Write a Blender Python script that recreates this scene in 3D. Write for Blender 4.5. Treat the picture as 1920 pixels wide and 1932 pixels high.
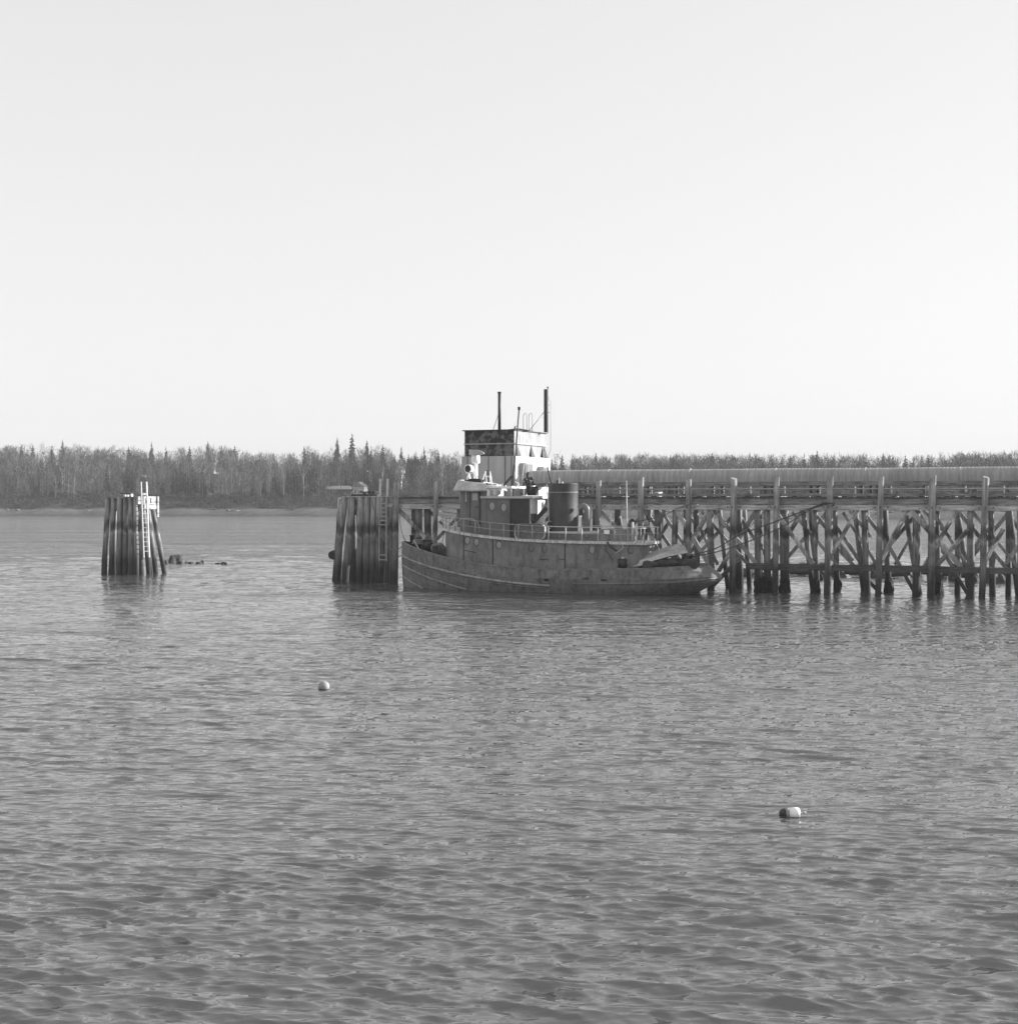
import bpy, bmesh, math, random
import numpy as np
from mathutils import Vector, Matrix, noise as mnoise
random.seed(7); np.random.seed(7)
for o in list(bpy.data.objects): bpy.data.objects.remove(o)
S = bpy.context.scene
COL = S.collection
R = math.radians

# ------------------------------------------------------------------ camera, sky, sun, exposure
EYE = 6.3            # camera height over the water
FP = 2654.0          # focal length in the photo's 1920-wide pixels
HZ = 938.0           # row of the horizon
cam_d = bpy.data.cameras.new("camera"); cam = bpy.data.objects.new("camera", cam_d); COL.objects.link(cam)
cam_d.sensor_fit = 'HORIZONTAL'; cam_d.sensor_width = 36.0; cam_d.lens = 36.0*FP/1920.0
cam_d.shift_y = -(966.0-HZ)/1920.0
cam_d.clip_start = 0.5; cam_d.clip_end = 9000
cam.location = (0, 0, EYE); cam.rotation_euler = (R(90), 0, 0)
S.camera = cam

SUN_AZ, SUN_EL = 14.0, 20.0      # azimuth counted from +X towards +Y
w = bpy.data.worlds.new("World"); S.world = w; w.use_nodes = True
nt = w.node_tree; nt.nodes.clear()
sky = nt.nodes.new('ShaderNodeTexSky'); sky.sky_type = 'NISHITA'; sky.sun_disc = False
sky.sun_elevation = R(SUN_EL); sky.sun_rotation = R(90-SUN_AZ)
sky.air_density = 1.0; sky.dust_density = 0.4; sky.ozone_density = 1.0
sep = nt.nodes.new('ShaderNodeSeparateColor')      # blue-sensitive black and white film
gam = nt.nodes.new('ShaderNodeGamma'); gam.inputs[1].default_value = 0.3
bg = nt.nodes.new('ShaderNodeBackground'); out = nt.nodes.new('ShaderNodeOutputWorld')
bg.inputs['Strength'].default_value = 0.15
nt.links.new(sky.outputs[0], sep.inputs[0]); nt.links.new(sep.outputs[2], gam.inputs[0])
nt.links.new(gam.outputs[0], bg.inputs['Color']); nt.links.new(bg.outputs[0], out.inputs['Surface'])
SKYGAIN = (bg, gam)

sd = bpy.data.lights.new("sun", 'SUN'); sd.energy = 2.8; sd.angle = R(0.5); sd.color = (1, 1, 1)
sun = bpy.data.objects.new("sun", sd); COL.objects.link(sun)
sv = Vector((math.cos(R(SUN_EL))*math.cos(R(SUN_AZ)), math.cos(R(SUN_EL))*math.sin(R(SUN_AZ)), math.sin(R(SUN_EL))))
sun.rotation_euler = sv.to_track_quat('Z', 'Y').to_euler(); sun.location = (60, 60, 60)
S.view_settings.view_transform = 'Standard'; S.view_settings.look = 'None'
S.view_settings.exposure = 1.88; S.view_settings.gamma = 1.0; S.view_settings.use_curve_mapping = False

# ------------------------------------------------------------------ materials
def g3(v): return (v, v, v, 1)
class NT:
    def __init__(s, name):
        s.m = bpy.data.materials.new(name); s.m.use_nodes = True
        s.t = s.m.node_tree; s.t.nodes.clear()
        s.out = s.t.nodes.new('ShaderNodeOutputMaterial'); s.b = s.t.nodes.new('ShaderNodeBsdfPrincipled')
        s.t.links.new(s.b.outputs[0], s.out.inputs[0])
    def n(s, kind, **kw):
        x = s.t.nodes.new(kind)
        for k, v in kw.items(): setattr(x, k, v)
        return x
    def l(s, a, b): s.t.links.new(a, b)
    def noise(s, vec, scale, detail=4, rough=.55, stretch=None):
        if stretch:
            mp = s.n('ShaderNodeMapping'); mp.inputs['Scale'].default_value = stretch; s.l(vec, mp.inputs[0]); vec = mp.outputs[0]
        x = s.n('ShaderNodeTexNoise'); x.inputs['Scale'].default_value = scale
        x.inputs['Detail'].default_value = detail; x.inputs['Roughness'].default_value = rough
        s.l(vec, x.inputs['Vector']); return x.outputs['Fac']
    def ramp(s, fac, stops, interp='LINEAR'):
        r = s.n('ShaderNodeValToRGB'); r.color_ramp.interpolation = interp; e = r.color_ramp.elements
        while len(e) > 1: e.remove(e[-1])
        e[0].position = stops[0][0]; e[0].color = g3(stops[0][1])
        for p, c in stops[1:]:
            q = e.new(p); q.color = g3(c)
        s.l(fac, r.inputs[0]); return r.outputs[0]
    def math(s, op, a, b, clamp=False):
        x = s.n('ShaderNodeMath', operation=op); x.use_clamp = clamp
        for i, v in enumerate((a, b)):
            if isinstance(v, (int, float)): x.inputs[i].default_value = v
            else: s.l(v, x.inputs[i])
        return x.outputs[0]
    def mul(s, a, b):
        x = s.n('ShaderNodeMix', data_type='RGBA', blend_type='MULTIPLY'); x.inputs[0].default_value = 1
        for i, v in ((6, a), (7, b)):
            if isinstance(v, (int, float)): x.inputs[i].default_value = g3(v)
            else: s.l(v, x.inputs[i])
        return x.outputs[2]
    def mix(s, f, a, b):
        x = s.n('ShaderNodeMix', data_type='RGBA')
        s.l(f, x.inputs[0])
        for i, v in ((6, a), (7, b)):
            if isinstance(v, (int, float)): x.inputs[i].default_value = g3(v)
            else: s.l(v, x.inputs[i])
        return x.outputs[2]
    def bump(s, h, dist, strength=1.0):
        x = s.n('ShaderNodeBump'); x.inputs['Strength'].default_value = strength; x.inputs['Distance'].default_value = dist
        s.l(h, x.inputs['Height']); s.l(x.outputs[0], s.b.inputs['Normal'])
    def fin(s, col=None, rough=.7, spec=.4, metal=0):
        if col is not None:
            if isinstance(col, (int, float)): s.b.inputs['Base Color'].default_value = g3(col)
            else: s.l(col, s.b.inputs['Base Color'])
        s.b.inputs['Roughness'].default_value = rough; s.b.inputs['Specular IOR Level'].default_value = spec
        s.b.inputs['Metallic'].default_value = metal
        return s.m

def coords(k): 
    tc = k.n('ShaderNodeTexCoord'); return tc.outputs['Object']
def wpos(k):
    g = k.n('ShaderNodeNewGeometry'); return g.outputs['Position']

def plain(name, v, var=.35, scale=1.5, rough=.7, spec=.35, stretch=None, bump=.004, metal=0):
    k = NT(name); p = coords(k)
    f = k.noise(p, scale, 6, .6, stretch)
    c = k.ramp(f, [(.25, v*(1-var)), (.5, v), (.78, v*(1+var))])
    f2 = k.noise(p, scale*9, 4, .6, stretch)
    c = k.mul(c, k.ramp(f2, [(.3, 1-var*.5), (.7, 1)]))
    k.bump(f2, bump)
    return k.fin(c, rough, spec, metal)

def timber(name, v=.24, tide=True, horiz=False):
    """weathered grey wood with grain, and for piles the tide stains"""
    k = NT(name); p = wpos(k)
    st = (1, 1, .05) if not horiz else (.12, .12, 1.6)
    f = k.noise(p, 9, 6, .62, st)
    c = k.ramp(f, [(.34, v*.42), (.45, v*.85), (.57, v*1.12), (.68, v*1.5)])
    f2 = k.noise(p, .8, 5, .6)
    c = k.mul(c, k.ramp(f2, [(.3, .6), (.5, 1), (.7, 1.2)]))
    if tide:
        sx = k.n('ShaderNodeSeparateXYZ'); k.l(p, sx.inputs[0])
        wob = k.noise(p, 2.2, 4, .6, (1, 1, .25))
        z = k.math('ADD', sx.outputs[2], k.math('MULTIPLY', k.math('SUBTRACT', wob, .5), 2.0))
        z = k.math('DIVIDE', z, 8.0)
        band = k.ramp(z, [(.0, .12), (.12, .17), (.19, .34), (.27, .58), (.40, .68), (.425, 1.0), (.44, 1.0), (.455, .5), (.485, .3), (.52, .34), (.56, .8), (.62, 1.0)])
        c = k.mul(c, band)
    k.bump(f, .02)
    return k.fin(c, .85, .25)

def rustpaint(name, v, rust=.5, dark=.5, scale=1.0):
    """painted steel with rust runs, stains and scuffs"""
    k = NT(name); p = coords(k)
    f = k.noise(p, .9*scale, 7, .65)
    c = k.ramp(f, [(.34, v*.74), (.5, v), (.66, v*1.25)])
    runs = k.noise(p, 3.0*scale, 6, .65, (1, 1, .3))
    c = k.mul(c, k.ramp(runs, [(.34, dark), (.5, 1.0), (.7, 1.2)]))
    spots = k.noise(p, 5.5*scale, 6, .7)
    c = k.mix(k.ramp(spots, [(.56, 0), (.64, rust)]), c, v*.3)
    c2 = k.noise(p, 13*scale, 4, .6)
    c = k.mix(k.ramp(c2, [(.64, 0), (.72, .5)]), c, v*1.7)
    hb = k.math('ADD', spots, k.math('MULTIPLY', k.noise(p, 1.1, 2, .5), 2.0)); k.bump(hb, .014)
    return k.fin(c, .55, .4)

M = {}
M['hull'] = rustpaint('hull_paint', .155, .5, .55)
M['hullb'] = rustpaint('bulwark_paint', .15, .75, .45, 1.4)
M['guard'] = rustpaint('guard_steel', .26, .5, .5, 2)
M['house'] = rustpaint('deckhouse_paint', .18, .4, .6, .9)
M['cabin'] = rustpaint('cabin_paint', .125, .12, .88, .8)
M['whitep'] = rustpaint('white_paint', .78, .2, .85, 1.5)
M['whited'] = rustpaint('chipped_white_trim', .55, 1.0, .45, 3)
M['trim'] = rustpaint('pale_trim', .42, .2, .85, 1.2)
M['rail'] = plain('rail_paint', .55, .3, 3, .5)
M['railgrey'] = plain('rail_grey_paint', .33, .3, 3, .5)
M['cover'] = plain('porthole_plate', .30, .2, 4, .6)
M['coverd'] = plain('porthole_plate_dark', .16, .2, 4, .6)
M['funnel'] = rustpaint('funnel_paint', .055, .3, .7, 1)
M['dark'] = plain('dark_metal', .035, .4, 3, .55)
M['black'] = plain('black_rubber', .02, .3, 3, .7)
M['glass'] = NT('dark_glass').fin(.03, .08, .6)
M['pglass'] = NT('pale_glass').fin(.30, .15, .6)
M['vent'] = plain('ventilator_paint', .17, .3, 2, .4)
M['ventl'] = plain('ventilator_pale', .5, .25, 2, .45)
M['rope'] = plain('rope', .16, .3, 14, .95)
M['roped'] = plain('dark_rope', .07, .3, 14, .95)
M['pile'] = timber('tidal_pile_wood', .27)
M['beam'] = timber('beam_wood', .21, False, True)
M['beaml'] = timber('pale_beam_wood', .40, False, True)
M['brace'] = timber('brace_wood', .46)
M['waler'] = timber('waler_wood', .09, False, True)
M['deckw'] = timber('deck_plank_wood', .08, False, True)
M['tarp'] = plain('tarpaulin', .05, .5, 2.5, .8, bump=.03)
M['skiff'] = rustpaint('skiff_paint', .36, .1, .85, 1.6)
M['skiffb'] = rustpaint('skiff_bottom_paint', .25, .1, .85, 1.6)
M['rock'] = plain('wet_rock', .06, .6, 2, .7, bump=.05)
M['rockl'] = plain('dry_rock', .17, .4, 2, .9, bump=.05)
M['weed'] = plain('weed', .025, .6, 6, .8, bump=.05)
M['cable'] = plain('thin_steel', .2, .2, 4, .5)

# peeling dark box of the tower
k = NT('peeling_dark_paint'); p = coords(k)
f = k.noise(p, 1.6, 7, .62); f2 = k.noise(p, 7, 5, .6)
c = k.mix(k.ramp(f, [(.47, 0), (.54, 1)]), .028, .13)
c = k.mul(c, k.ramp(f2, [(.3, .6), (.7, 1.15)])); k.bump(f2, .01); M['peel'] = k.fin(c, .7, .3)
k = NT('tower_panel'); p = coords(k)
f = k.noise(p, 1.2, 6, .6, (1, 1, .2)); c = k.ramp(f, [(.3, .27), (.55, .36), (.75, .42)])
f2 = k.noise(p, 5, 6, .7, (1, 1, .3)); c = k.mix(k.ramp(f2, [(.62, 0), (.72, .5)]), c, .14); M['panel'] = k.fin(c, .6, .4)
k = NT('tower_white'); p = coords(k)
f = k.noise(p, 2.4, 6, .65, (1, 1, .5)); c = k.ramp(f, [(.36, .20), (.5, .27), (.64, .31)])
f2 = k.noise(p, 3.2, 6, .7); c = k.mix(k.ramp(f2, [(.58, 0), (.66, .8)]), c, .2); M['twhite'] = k.fin(c, .6, .4)
# ribbed conveyor cover
k = NT('ribbed_cover'); p = coords(k)
f = k.noise(p, .7, 5, .6, (1, .3, .3)); c = k.ramp(f, [(.3, .24), (.5, .29), (.7, .33)])
f2 = k.noise(p, 5, 5, .65, (1, .12, .12)); c = k.mul(c, k.ramp(f2, [(.35, .72), (.65, 1.12)]))
M['ribbed'] = k.fin(c, .45, .5)
# lobster float colours
M['floatw'] = plain('float_white', .85, .06, 3, .5); M['floatd'] = plain('float_dark', .05, .3, 3, .5); M['floatg'] = plain('float_grey', .3, .2, 3, .5)
M['ballf'] = plain('buoy_grey', .28, .2, 9, .6)
# land
k = NT('land'); p = wpos(k); sx = k.n('ShaderNodeSeparateXYZ'); k.l(p, sx.inputs[0])
wob = k.noise(p, .05, 5, .6)
z = k.math('ADD', sx.outputs[2], k.math('MULTIPLY', k.math('SUBTRACT', wob, .5), 1.2)); z = k.math('DIVIDE', z, 10.0)
c = k.ramp(z, [(.0, .05), (.07, .07), (.16, .09), (.195, .11), (.22, .09), (.26, .05), (1, .05)])
f = k.noise(p, .35, 7, .7); c = k.mul(c, k.ramp(f, [(.3, .55), (.5, 1), (.72, 1.5)])); M['land'] = k.fin(c, .95, .1)
M['twig'] = plain('twig', .14, .35, .06, .9, .1); M['twigd'] = plain('dark_twig', .065, .35, .06, .9, .1); M['bark'] = plain('pale_bark', .27, .3, .3, .8, .2)
M['fir'] = plain('needle', .028, .4, .2, .9, .1); M['scrub'] = plain('scrub', .05, .35, .05, .9, .1)
M['roof'] = plain('roof_shingle', .12, .3, .5, .8)

# ------------------------------------------------------------------ mesh helpers
class MB:
    def __init__(s): s.v = []; s.f = []; s.mi = []; s.cur = 0; s.sm = []
    def add(s, vs, fs, smooth=False):
        o = len(s.v); s.v += [tuple(v) for v in vs]; s.f += [tuple(i+o for i in f) for f in fs]
        s.mi += [s.cur]*len(fs); s.sm += [smooth]*len(fs); return s
    def box(s, x0, x1, y0, y1, z0, z1):
        return s.add([(x0,y0,z0),(x1,y0,z0),(x1,y1,z0),(x0,y1,z0),(x0,y0,z1),(x1,y0,z1),(x1,y1,z1),(x0,y1,z1)],
              [(0,3,2,1),(4,5,6,7),(0,1,5,4),(1,2,6,5),(2,3,7,6),(3,0,4,7)])
    def bar(s, a, b, w, h, up=(0,0,1)):
        """rectangular bar from a to b: w across, h along 'up'"""
        a = Vector(a); b = Vector(b); d = (b-a).normalized(); up = Vector(up)
        if abs(d.dot(up)) > .98: up = Vector((0, 1, 0))
        sd_ = d.cross(up).normalized(); u2 = sd_.cross(d).normalized()
        vs = []
        for q in (a, b):
            for i, j in ((-1,-1),(1,-1),(1,1),(-1,1)): vs.append(q + sd_*(i*w/2) + u2*(j*h/2))
        return s.add(vs, [(3,2,1,0),(4,5,6,7),(0,1,5,4),(1,2,6,5),(2,3,7,6),(3,0,4,7)])
    def tube(s, pts, r, n=8, cap=True, closed=False, smooth=True):
        pts = [Vector(p) for p in pts]; m = len(pts)
        if isinstance(r, (int, float)): r = [r]*m
        vs = []; prev = None
        for i, p in enumerate(pts):
            if closed: d = pts[(i+1) % m]-pts[i-1]
            else: d = pts[min(i+1, m-1)]-pts[max(i-1, 0)]
            d.normalize()
            if prev is None:
                ref = Vector((0,0,1)) if abs(d.z) < .9 else Vector((1,0,0)); a = d.cross(ref).normalized()
            else: a = (prev - d*prev.dot(d)).normalized()
            prev = a; b = d.cross(a)
            for j in range(n):
                t = 2*math.pi*j/n; vs.append(p + (a*math.cos(t)+b*math.sin(t))*r[i])
        fs = []
        for i in range(m if closed else m-1):
            i2 = (i+1) % m
            for j in range(n):
                fs.append((i*n+j, i*n+(j+1)%n, i2*n+(j+1)%n, i2*n+j))
        s.add(vs, fs, smooth)
        if cap and not closed:
            o = len(s.v)-len(vs)
            s.f += [tuple(o+j for j in range(n))[::-1], tuple(o+(m-1)*n+j for j in range(n))]; s.mi += [s.cur]*2; s.sm += [False]*2
        return s
    def lathe(s, prof, c=(0,0,0), axis='z', n=24, smooth=True):
        vs = []; c = Vector(c)
        for r, h in prof:
            for j in range(n):
                t = 2*math.pi*j/n; x, y = r*math.cos(t), r*math.sin(t)
                q = {'z': (x,y,h), 'x': (h,x,y), 'y': (x,h,y)}[axis]; vs.append(c+Vector(q))
        fs = []
        for i in range(len(prof)-1):
            for j in range(n): fs.append((i*n+j, i*n+(j+1)%n, (i+1)*n+(j+1)%n, (i+1)*n+j))
        s.add(vs, fs, smooth); o = len(s.v)-len(vs); L = len(prof)
        s.f += [tuple(o+j for j in range(n))[::-1], tuple(o+(L-1)*n+j for j in range(n))]; s.mi += [s.cur]*2; s.sm += [False]*2
        return s
    def build(s, name, mat, parent=None):
        me = bpy.data.meshes.new(name); me.from_pydata(s.v, [], s.f); me.update()
        for m_ in (mat if isinstance(mat, (list, tuple)) else [mat]): me.materials.append(m_)
        me.polygons.foreach_set('material_index', s.mi); me.polygons.foreach_set('use_smooth', s.sm)
        bm = bmesh.new(); bm.from_mesh(me); bmesh.ops.recalc_face_normals(bm, faces=bm.faces); bm.to_mesh(me); bm.free()
        o = bpy.data.objects.new(name, me); COL.objects.link(o)
        if parent: o.parent = parent
        return o
def npmesh(name, v, f, mats, mi=None, smooth=False, parent=None):
    me = bpy.data.meshes.new(name); nv, nf = len(v), len(f); q = f.shape[1]
    me.vertices.add(nv); me.vertices.foreach_set('co', v.astype(np.float32).ravel())
    me.loops.add(nf*q); me.loops.foreach_set('vertex_index', f.astype(np.int32).ravel())
    me.polygons.add(nf); me.polygons.foreach_set('loop_start', np.arange(nf, dtype=np.int32)*q)
    me.polygons.foreach_set('loop_total', np.full(nf, q, dtype=np.int32))
    for m_ in mats: me.materials.append(m_)
    if mi is not None: me.polygons.foreach_set('material_index', mi.astype(np.int32))
    me.polygons.foreach_set('use_smooth', np.full(nf, smooth)); me.update(calc_edges=True); me.validate()
    o = bpy.data.objects.new(name, me); COL.objects.link(o)
    if parent: o.parent = parent
    return o
def tag(o, label=None, cat=None, group=None, kind=None):
    if label: o['label'] = label
    if cat: o['category'] = cat
    if group: o['group'] = group
    if kind: o['kind'] = kind
    return o
def empty(name, loc, rz=0, **kw):
    o = bpy.data.objects.new(name, None); COL.objects.link(o); o.location = loc; o.rotation_euler = (0, 0, rz)
    o.empty_display_size = .3; return tag(o, **kw)
def interp(x, pts):
    return float(np.interp(x, [p[0] for p in pts], [p[1] for p in pts]))

# frames -----------------------------------------------------------
class Frame:
    """horizontal frame: x along d, y away from the viewer"""
    def __init__(s, A, ang): s.A = Vector((A[0], A[1], 0)); s.ang = ang; s.d = Vector((math.cos(ang), math.sin(ang), 0)); s.n = Vector((-math.sin(ang), math.cos(ang), 0))
    def at(s, u, v, t):
        """local point on the plane y = t that is seen at (u, v)"""
        k_ = (u-960)/FP; o = s.A + s.n*t
        x = (k_*o.y-o.x)/(s.d.x-k_*s.d.y); Y = o.y + x*s.d.y
        return (x, t, EYE-(v-HZ)/FP*Y)
    def W(s, p): return s.A + s.d*p[0] + s.n*p[1] + Vector((0,0,p[2]))
PF = Frame((-8.36, 103.2), math.atan2(-15.7, 37.9))     # pier
TF = Frame((-7.45, 98.9), math.atan2(-8.1, 21.35))      # tug
def P(u, v, t): return PF.at(u, v, t)
def T(u, v, y): return TF.at(u, v, y)

# ------------------------------------------------------------------ water
def make_water():
    rng = np.random.RandomState(8)
    ys = [7.0]
    while ys[-1] < 760: ys.append(ys[-1]*(1.0019+.0024*min(max((ys[-1]-55)/250, 0), 1)))
    ys = np.array(ys); nc = 1050
    tt = np.linspace(-1, 1, nc)
    Y = np.repeat(ys[:, None], nc, 1); Wd = .50*ys+6; X = Wd[:, None]*tt[None, :]
    dy = np.gradient(ys)[:, None].astype(np.float32); dx = (2*Wd/nc)[:, None].astype(np.float32); X = X.astype(np.float32); Y = Y.astype(np.float32)
    Z = np.zeros_like(X); DX = np.zeros_like(X); DY = np.zeros_like(X)
    gust = np.zeros_like(X)
    for i in range(7):
        a = rng.uniform(-.5, .5)+math.pi/2; L = rng.uniform(9, 40); ph = rng.uniform(0, 6.28)
        gust += np.sin(2*math.pi/L*(X*math.cos(a)*.6+Y*math.sin(a))+ph)
    gust = np.clip(1+.07*gust, .6, 1.4)
    nw = 300
    for i in range(nw):
        lam = .12*(2.3/.12)**rng.rand()
        spread = .17 if lam > .6 else .23
        a = -math.pi/2 - .26 + rng.normal(0, spread)        # runs towards the camera, crests falling to the right
        kx, ky = math.cos(a)*2*math.pi/lam, math.sin(a)*2*math.pi/lam
        slope = .0285*(1.0 if lam < .34 else (.34/lam)**.95)
        amp = slope*lam/(2*math.pi)
        ph = rng.uniform(0, 6.28)
        ly = 2*math.pi/max(abs(ky), 1e-3); lx = 2*math.pi/max(abs(kx), 1e-3)
        fade = (np.clip((ly/dy-2)/2, 0, 1)*np.clip((lx/dx-2)/2, 0, 1)).astype(np.float32)
        m_ = int((fade[:, 0] > 0).sum())
        if not m_: continue
        Xs, Ys = X[:m_], Y[:m_]
        th = kx*Xs+ky*Ys+ph+1.0*np.sin(Xs*(.31/lam**.5)+Ys*.11+ph*3)+.8*np.sin(Ys*(.23/lam**.5)-Xs*.17+ph*5)
        A = (amp*fade[:m_]*gust[:m_]).astype(np.float32)
        Z[:m_] += A*np.sin(th); q = A*np.cos(th)*.75
        DX[:m_] += q*(kx/math.hypot(kx, ky)); DY[:m_] += q*(ky/math.hypot(kx, ky))
    v = np.stack([X+DX, Y+DY, Z], -1).reshape(-1, 3)
    nr = len(ys); idx = np.arange(nr*nc).reshape(nr, nc)
    f = np.stack([idx[:-1,:-1], idx[:-1,1:], idx[1:,1:], idx[1:,:-1]], -1).reshape(-1, 4)
    k = NT('sea_water'); p = wpos(k)
    n1 = k.noise(p, 1.3, 3, .6, (.30, 1, 1)); n2 = k.noise(p, 6.0, 2, .5, (.4, 1, 1))
    n0 = k.noise(p, .22, 3, .55, (.3, 1, 1)); n3 = k.noise(p, .05, 3, .55, (.3, 1, 1)); n0 = k.math('ADD', k.math('MULTIPLY', n0, 1.3), k.math('MULTIPLY', n3, 7.0)); n1 = k.math('ADD', n1, n0)
    h = k.math('ADD', n1, k.math('MULTIPLY', n2, .11))
    k.bump(h, .23)
    m = k.fin(.062, .05, .5); k.b.inputs['IOR'].default_value = 2.15
    o = npmesh('water', v, f, [m], smooth=True); tag(o, kind='structure'); return o
water = make_water()

# ------------------------------------------------------------------ far land
def shore(u): return float(np.interp(u, [-200, 700, 1100, 1900, 2200], [464, 464, 425, 385, 380]))
SKY = [(-300,846),(0,843),(118,838),(160,842),(250,845),(309,850),(360,845),(392,841),(440,846),(470,853),(530,856),(574,846),(640,842),(720,843),(800,845),(850,855),(900,858),(1042,861),(1200,861),(1410,860),(1560,862),(1653,860),(1700,866),(1750,862),(1799,856),(1880,858),(2200,850)]
def ground_h(u, q):
    D = shore(u)+q
    top = EYE+(HZ-interp(u, SKY))/FP*(shore(u)+150)-11.5
    pts = [(-60,-3),(0,-.05),(18,2.1),(30,4.2),(48,6.2),(100,6.2+(top-6.2)*.62),(150,top),(210,top+.5),(400,top-2),(900,0)]
    return interp(q, pts)
us = np.linspace(-420, 2340, 140); qs = [-60,-20,-6,0,4,8,12,16,18,21,25,30,38,48,60,75,90,105,120,135,150,170,200,260,400,900]
V = []
for q in qs:
    for u in us:
        D = shore(u)+q+2.5*math.sin(u*.05)+1.5*math.sin(u*.13); X = (u-960)/FP*D
        h = ground_h(u, q) + (.35*mnoise.noise(Vector((u*.2, q*.1, 0))) if q > 3 else 0) + (2.2*mnoise.noise(Vector((u*.02, q*.03, 5))) if 40 < q < 300 else 0)
        V.append((X, D, h))
nu = len(us); F = np.array([[j*nu+i, j*nu+i+1, (j+1)*nu+i+1, (j+1)*nu+i] for j in range(len(qs)-1) for i in range(nu-1)])
land = npmesh('terrain', np.array(V), F, [M['land']], smooth=True); tag(land, kind='structure')

def quadset():
    return [], []
def rquad(V_, c, d, w_, L_):
    """a thin blade centred at c along d"""
    d = d/np.linalg.norm(d); s_ = np.cross(d, np.random.normal(size=3)); s_ /= np.linalg.norm(s_)+1e-9
    V_ += [c-d*L_/2-s_*w_/2, c-d*L_/2+s_*w_/2, c+d*L_/2+s_*w_/2*.5, c+d*L_/2-s_*w_/2*.5]
def limb(V_, a, b, r0, r1):
    a = np.array(a, float); b = np.array(b, float); d = b-a; d /= np.linalg.norm(d)
    s1 = np.cross(d, [.3, .9, .1]); s1 /= np.linalg.norm(s1); s2 = np.cross(d, s1); n = 4
    ra = [a+(s1*math.cos(t)+s2*math.sin(t))*r0 for t in (0, 1.57, 3.14, 4.71)]
    rb = [b+(s1*math.cos(t)+s2*math.sin(t))*r1 for t in (0, 1.57, 3.14, 4.71)]
    for i in range(n): V_ += [ra[i], ra[(i+1)%n], rb[(i+1)%n], rb[i]]
def bare_tree(rs, h=11, n=95, pale=False, spread=.2):
    np.random.seed(rs); trunk = []; twig = []
    p = np.array([0, 0, -.3]); pts = [p]; N = 5
    for i in range(N):
        p = p+np.array([np.random.normal(0, .03*h/5), np.random.normal(0, .03*h/5), h*.17]); pts.append(p)
    r = h*(.0125 if pale else .010)
    for i in range(N): limb(trunk, pts[i], pts[i+1], r*(1-i*.14), r*(1-(i+1)*.14))
    for i in range(7):
        b = pts[2+i % 4]; a_ = np.random.uniform(0, 6.28); L = h*np.random.uniform(.18, .36)
        e = b+np.array([math.cos(a_)*.45*L, math.sin(a_)*.45*L, L]); limb(trunk, b, e, r*.45, r*.14)
    for i in range(n):
        zz = np.random.uniform(.30, 1.03)*h; wv = math.sin(math.pi*min(max((zz/h-.2)/.88, 0), 1))**.7
        a_ = np.random.uniform(0, 6.28); rr = h*spread*wv*np.random.uniform(.1, 1)**.6
        c_ = np.array([math.cos(a_)*rr, math.sin(a_)*rr, zz]); d = np.array([math.cos(a_)*.5, math.sin(a_)*.5, 1.0])+np.random.normal(0, .45, 3)
        rquad(twig, c_, d, np.random.uniform(.07, .17)*h/11, np.random.uniform(.8, 2.2)*h/11)
    return np.array(trunk), np.array(twig)
def conifer(rs, h=12, lv=15, spread=.17, ragged=.35, base=.16):
    np.random.seed(rs); trunk = []; fol = []
    limb(trunk, (0,0,-.3), (0,0,h*.9), h*.012, h*.003)
    for i in range(lv):
        f = i/(lv-1); z = h*(base+(1-base)*f); R_ = h*spread*((1-f)**.75)+.22
        nb = 10 if f < .75 else 7
        for j in range(nb):
            if np.random.rand() < .12: continue
            a_ = np.random.uniform(0, 6.28); L = R_*np.random.uniform(1-ragged, 1+ragged*.5)
            d = np.array([math.cos(a_), math.sin(a_), -.25+.3*f]); s_ = np.array([-math.sin(a_), math.cos(a_), 0])
            c0 = np.array([0, 0, z+np.random.normal(0, h*.01)]); w_ = L*.5+.22
            fol += [c0, c0+d*L*.6-s_*w_/2+[0,0,-.1*L], c0+d*L, c0+d*L*.6+s_*w_/2+[0,0,-.1*L]]
            fol += [c0+[0,0,h*.03], c0+d*L*.5+[0,0,.12*L], c0+d*L*.8-[0,0,.25*L], c0+d*L*.25-[0,0,.22*L]]
    limb(fol, (0,0,h*.95), (0,0,h*1.0), .09, .04)
    return np.array(trunk), np.array(fol)

BARE = [bare_tree(i+10, 11, 95, False, s_) for i, s_ in enumerate((.19, .22, .17, .25, .2))]
BIRCH = [bare_tree(i+40, 11, 45, True, .14) for i in range(4)]
FIR = [conifer(i+70, 12, 12, s_) for i, s_ in enumerate((.17, .21, .15, .24))]
def scrub_clump(rs):
    np.random.seed(rs); t = []
    for i in range(60):
        a_ = np.random.uniform(0, 6.28); rr = 2.4*np.random.rand()**.5; z = np.random.rand()*2.6*(1-.1*rr)
        rquad(t, np.array([math.cos(a_)*rr, math.sin(a_)*rr, z]), np.array([0, 0, 1.])+np.random.normal(0, .6, 3), .22, .9)
    return np.zeros((0, 3)), np.array(t)
SCR = [scrub_clump(i+5) for i in range(3)]
def shorepoint(u, q):
    D = shore(u)+q; return (u-960)/FP*D, D, ground_h(u, q)
rng = np.random.RandomState(11)
def firness(u, q):
    n = mnoise.noise(Vector((u*.012, q*.02, 1.7)))*.9+mnoise.noise(Vector((u*.04, q*.05, 9)))*.5
    b = .34 + (.25 if q > 125 else 0) + n
    if 560 < u < 830: b += .22
    return b
VV = []; MI = []
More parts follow.
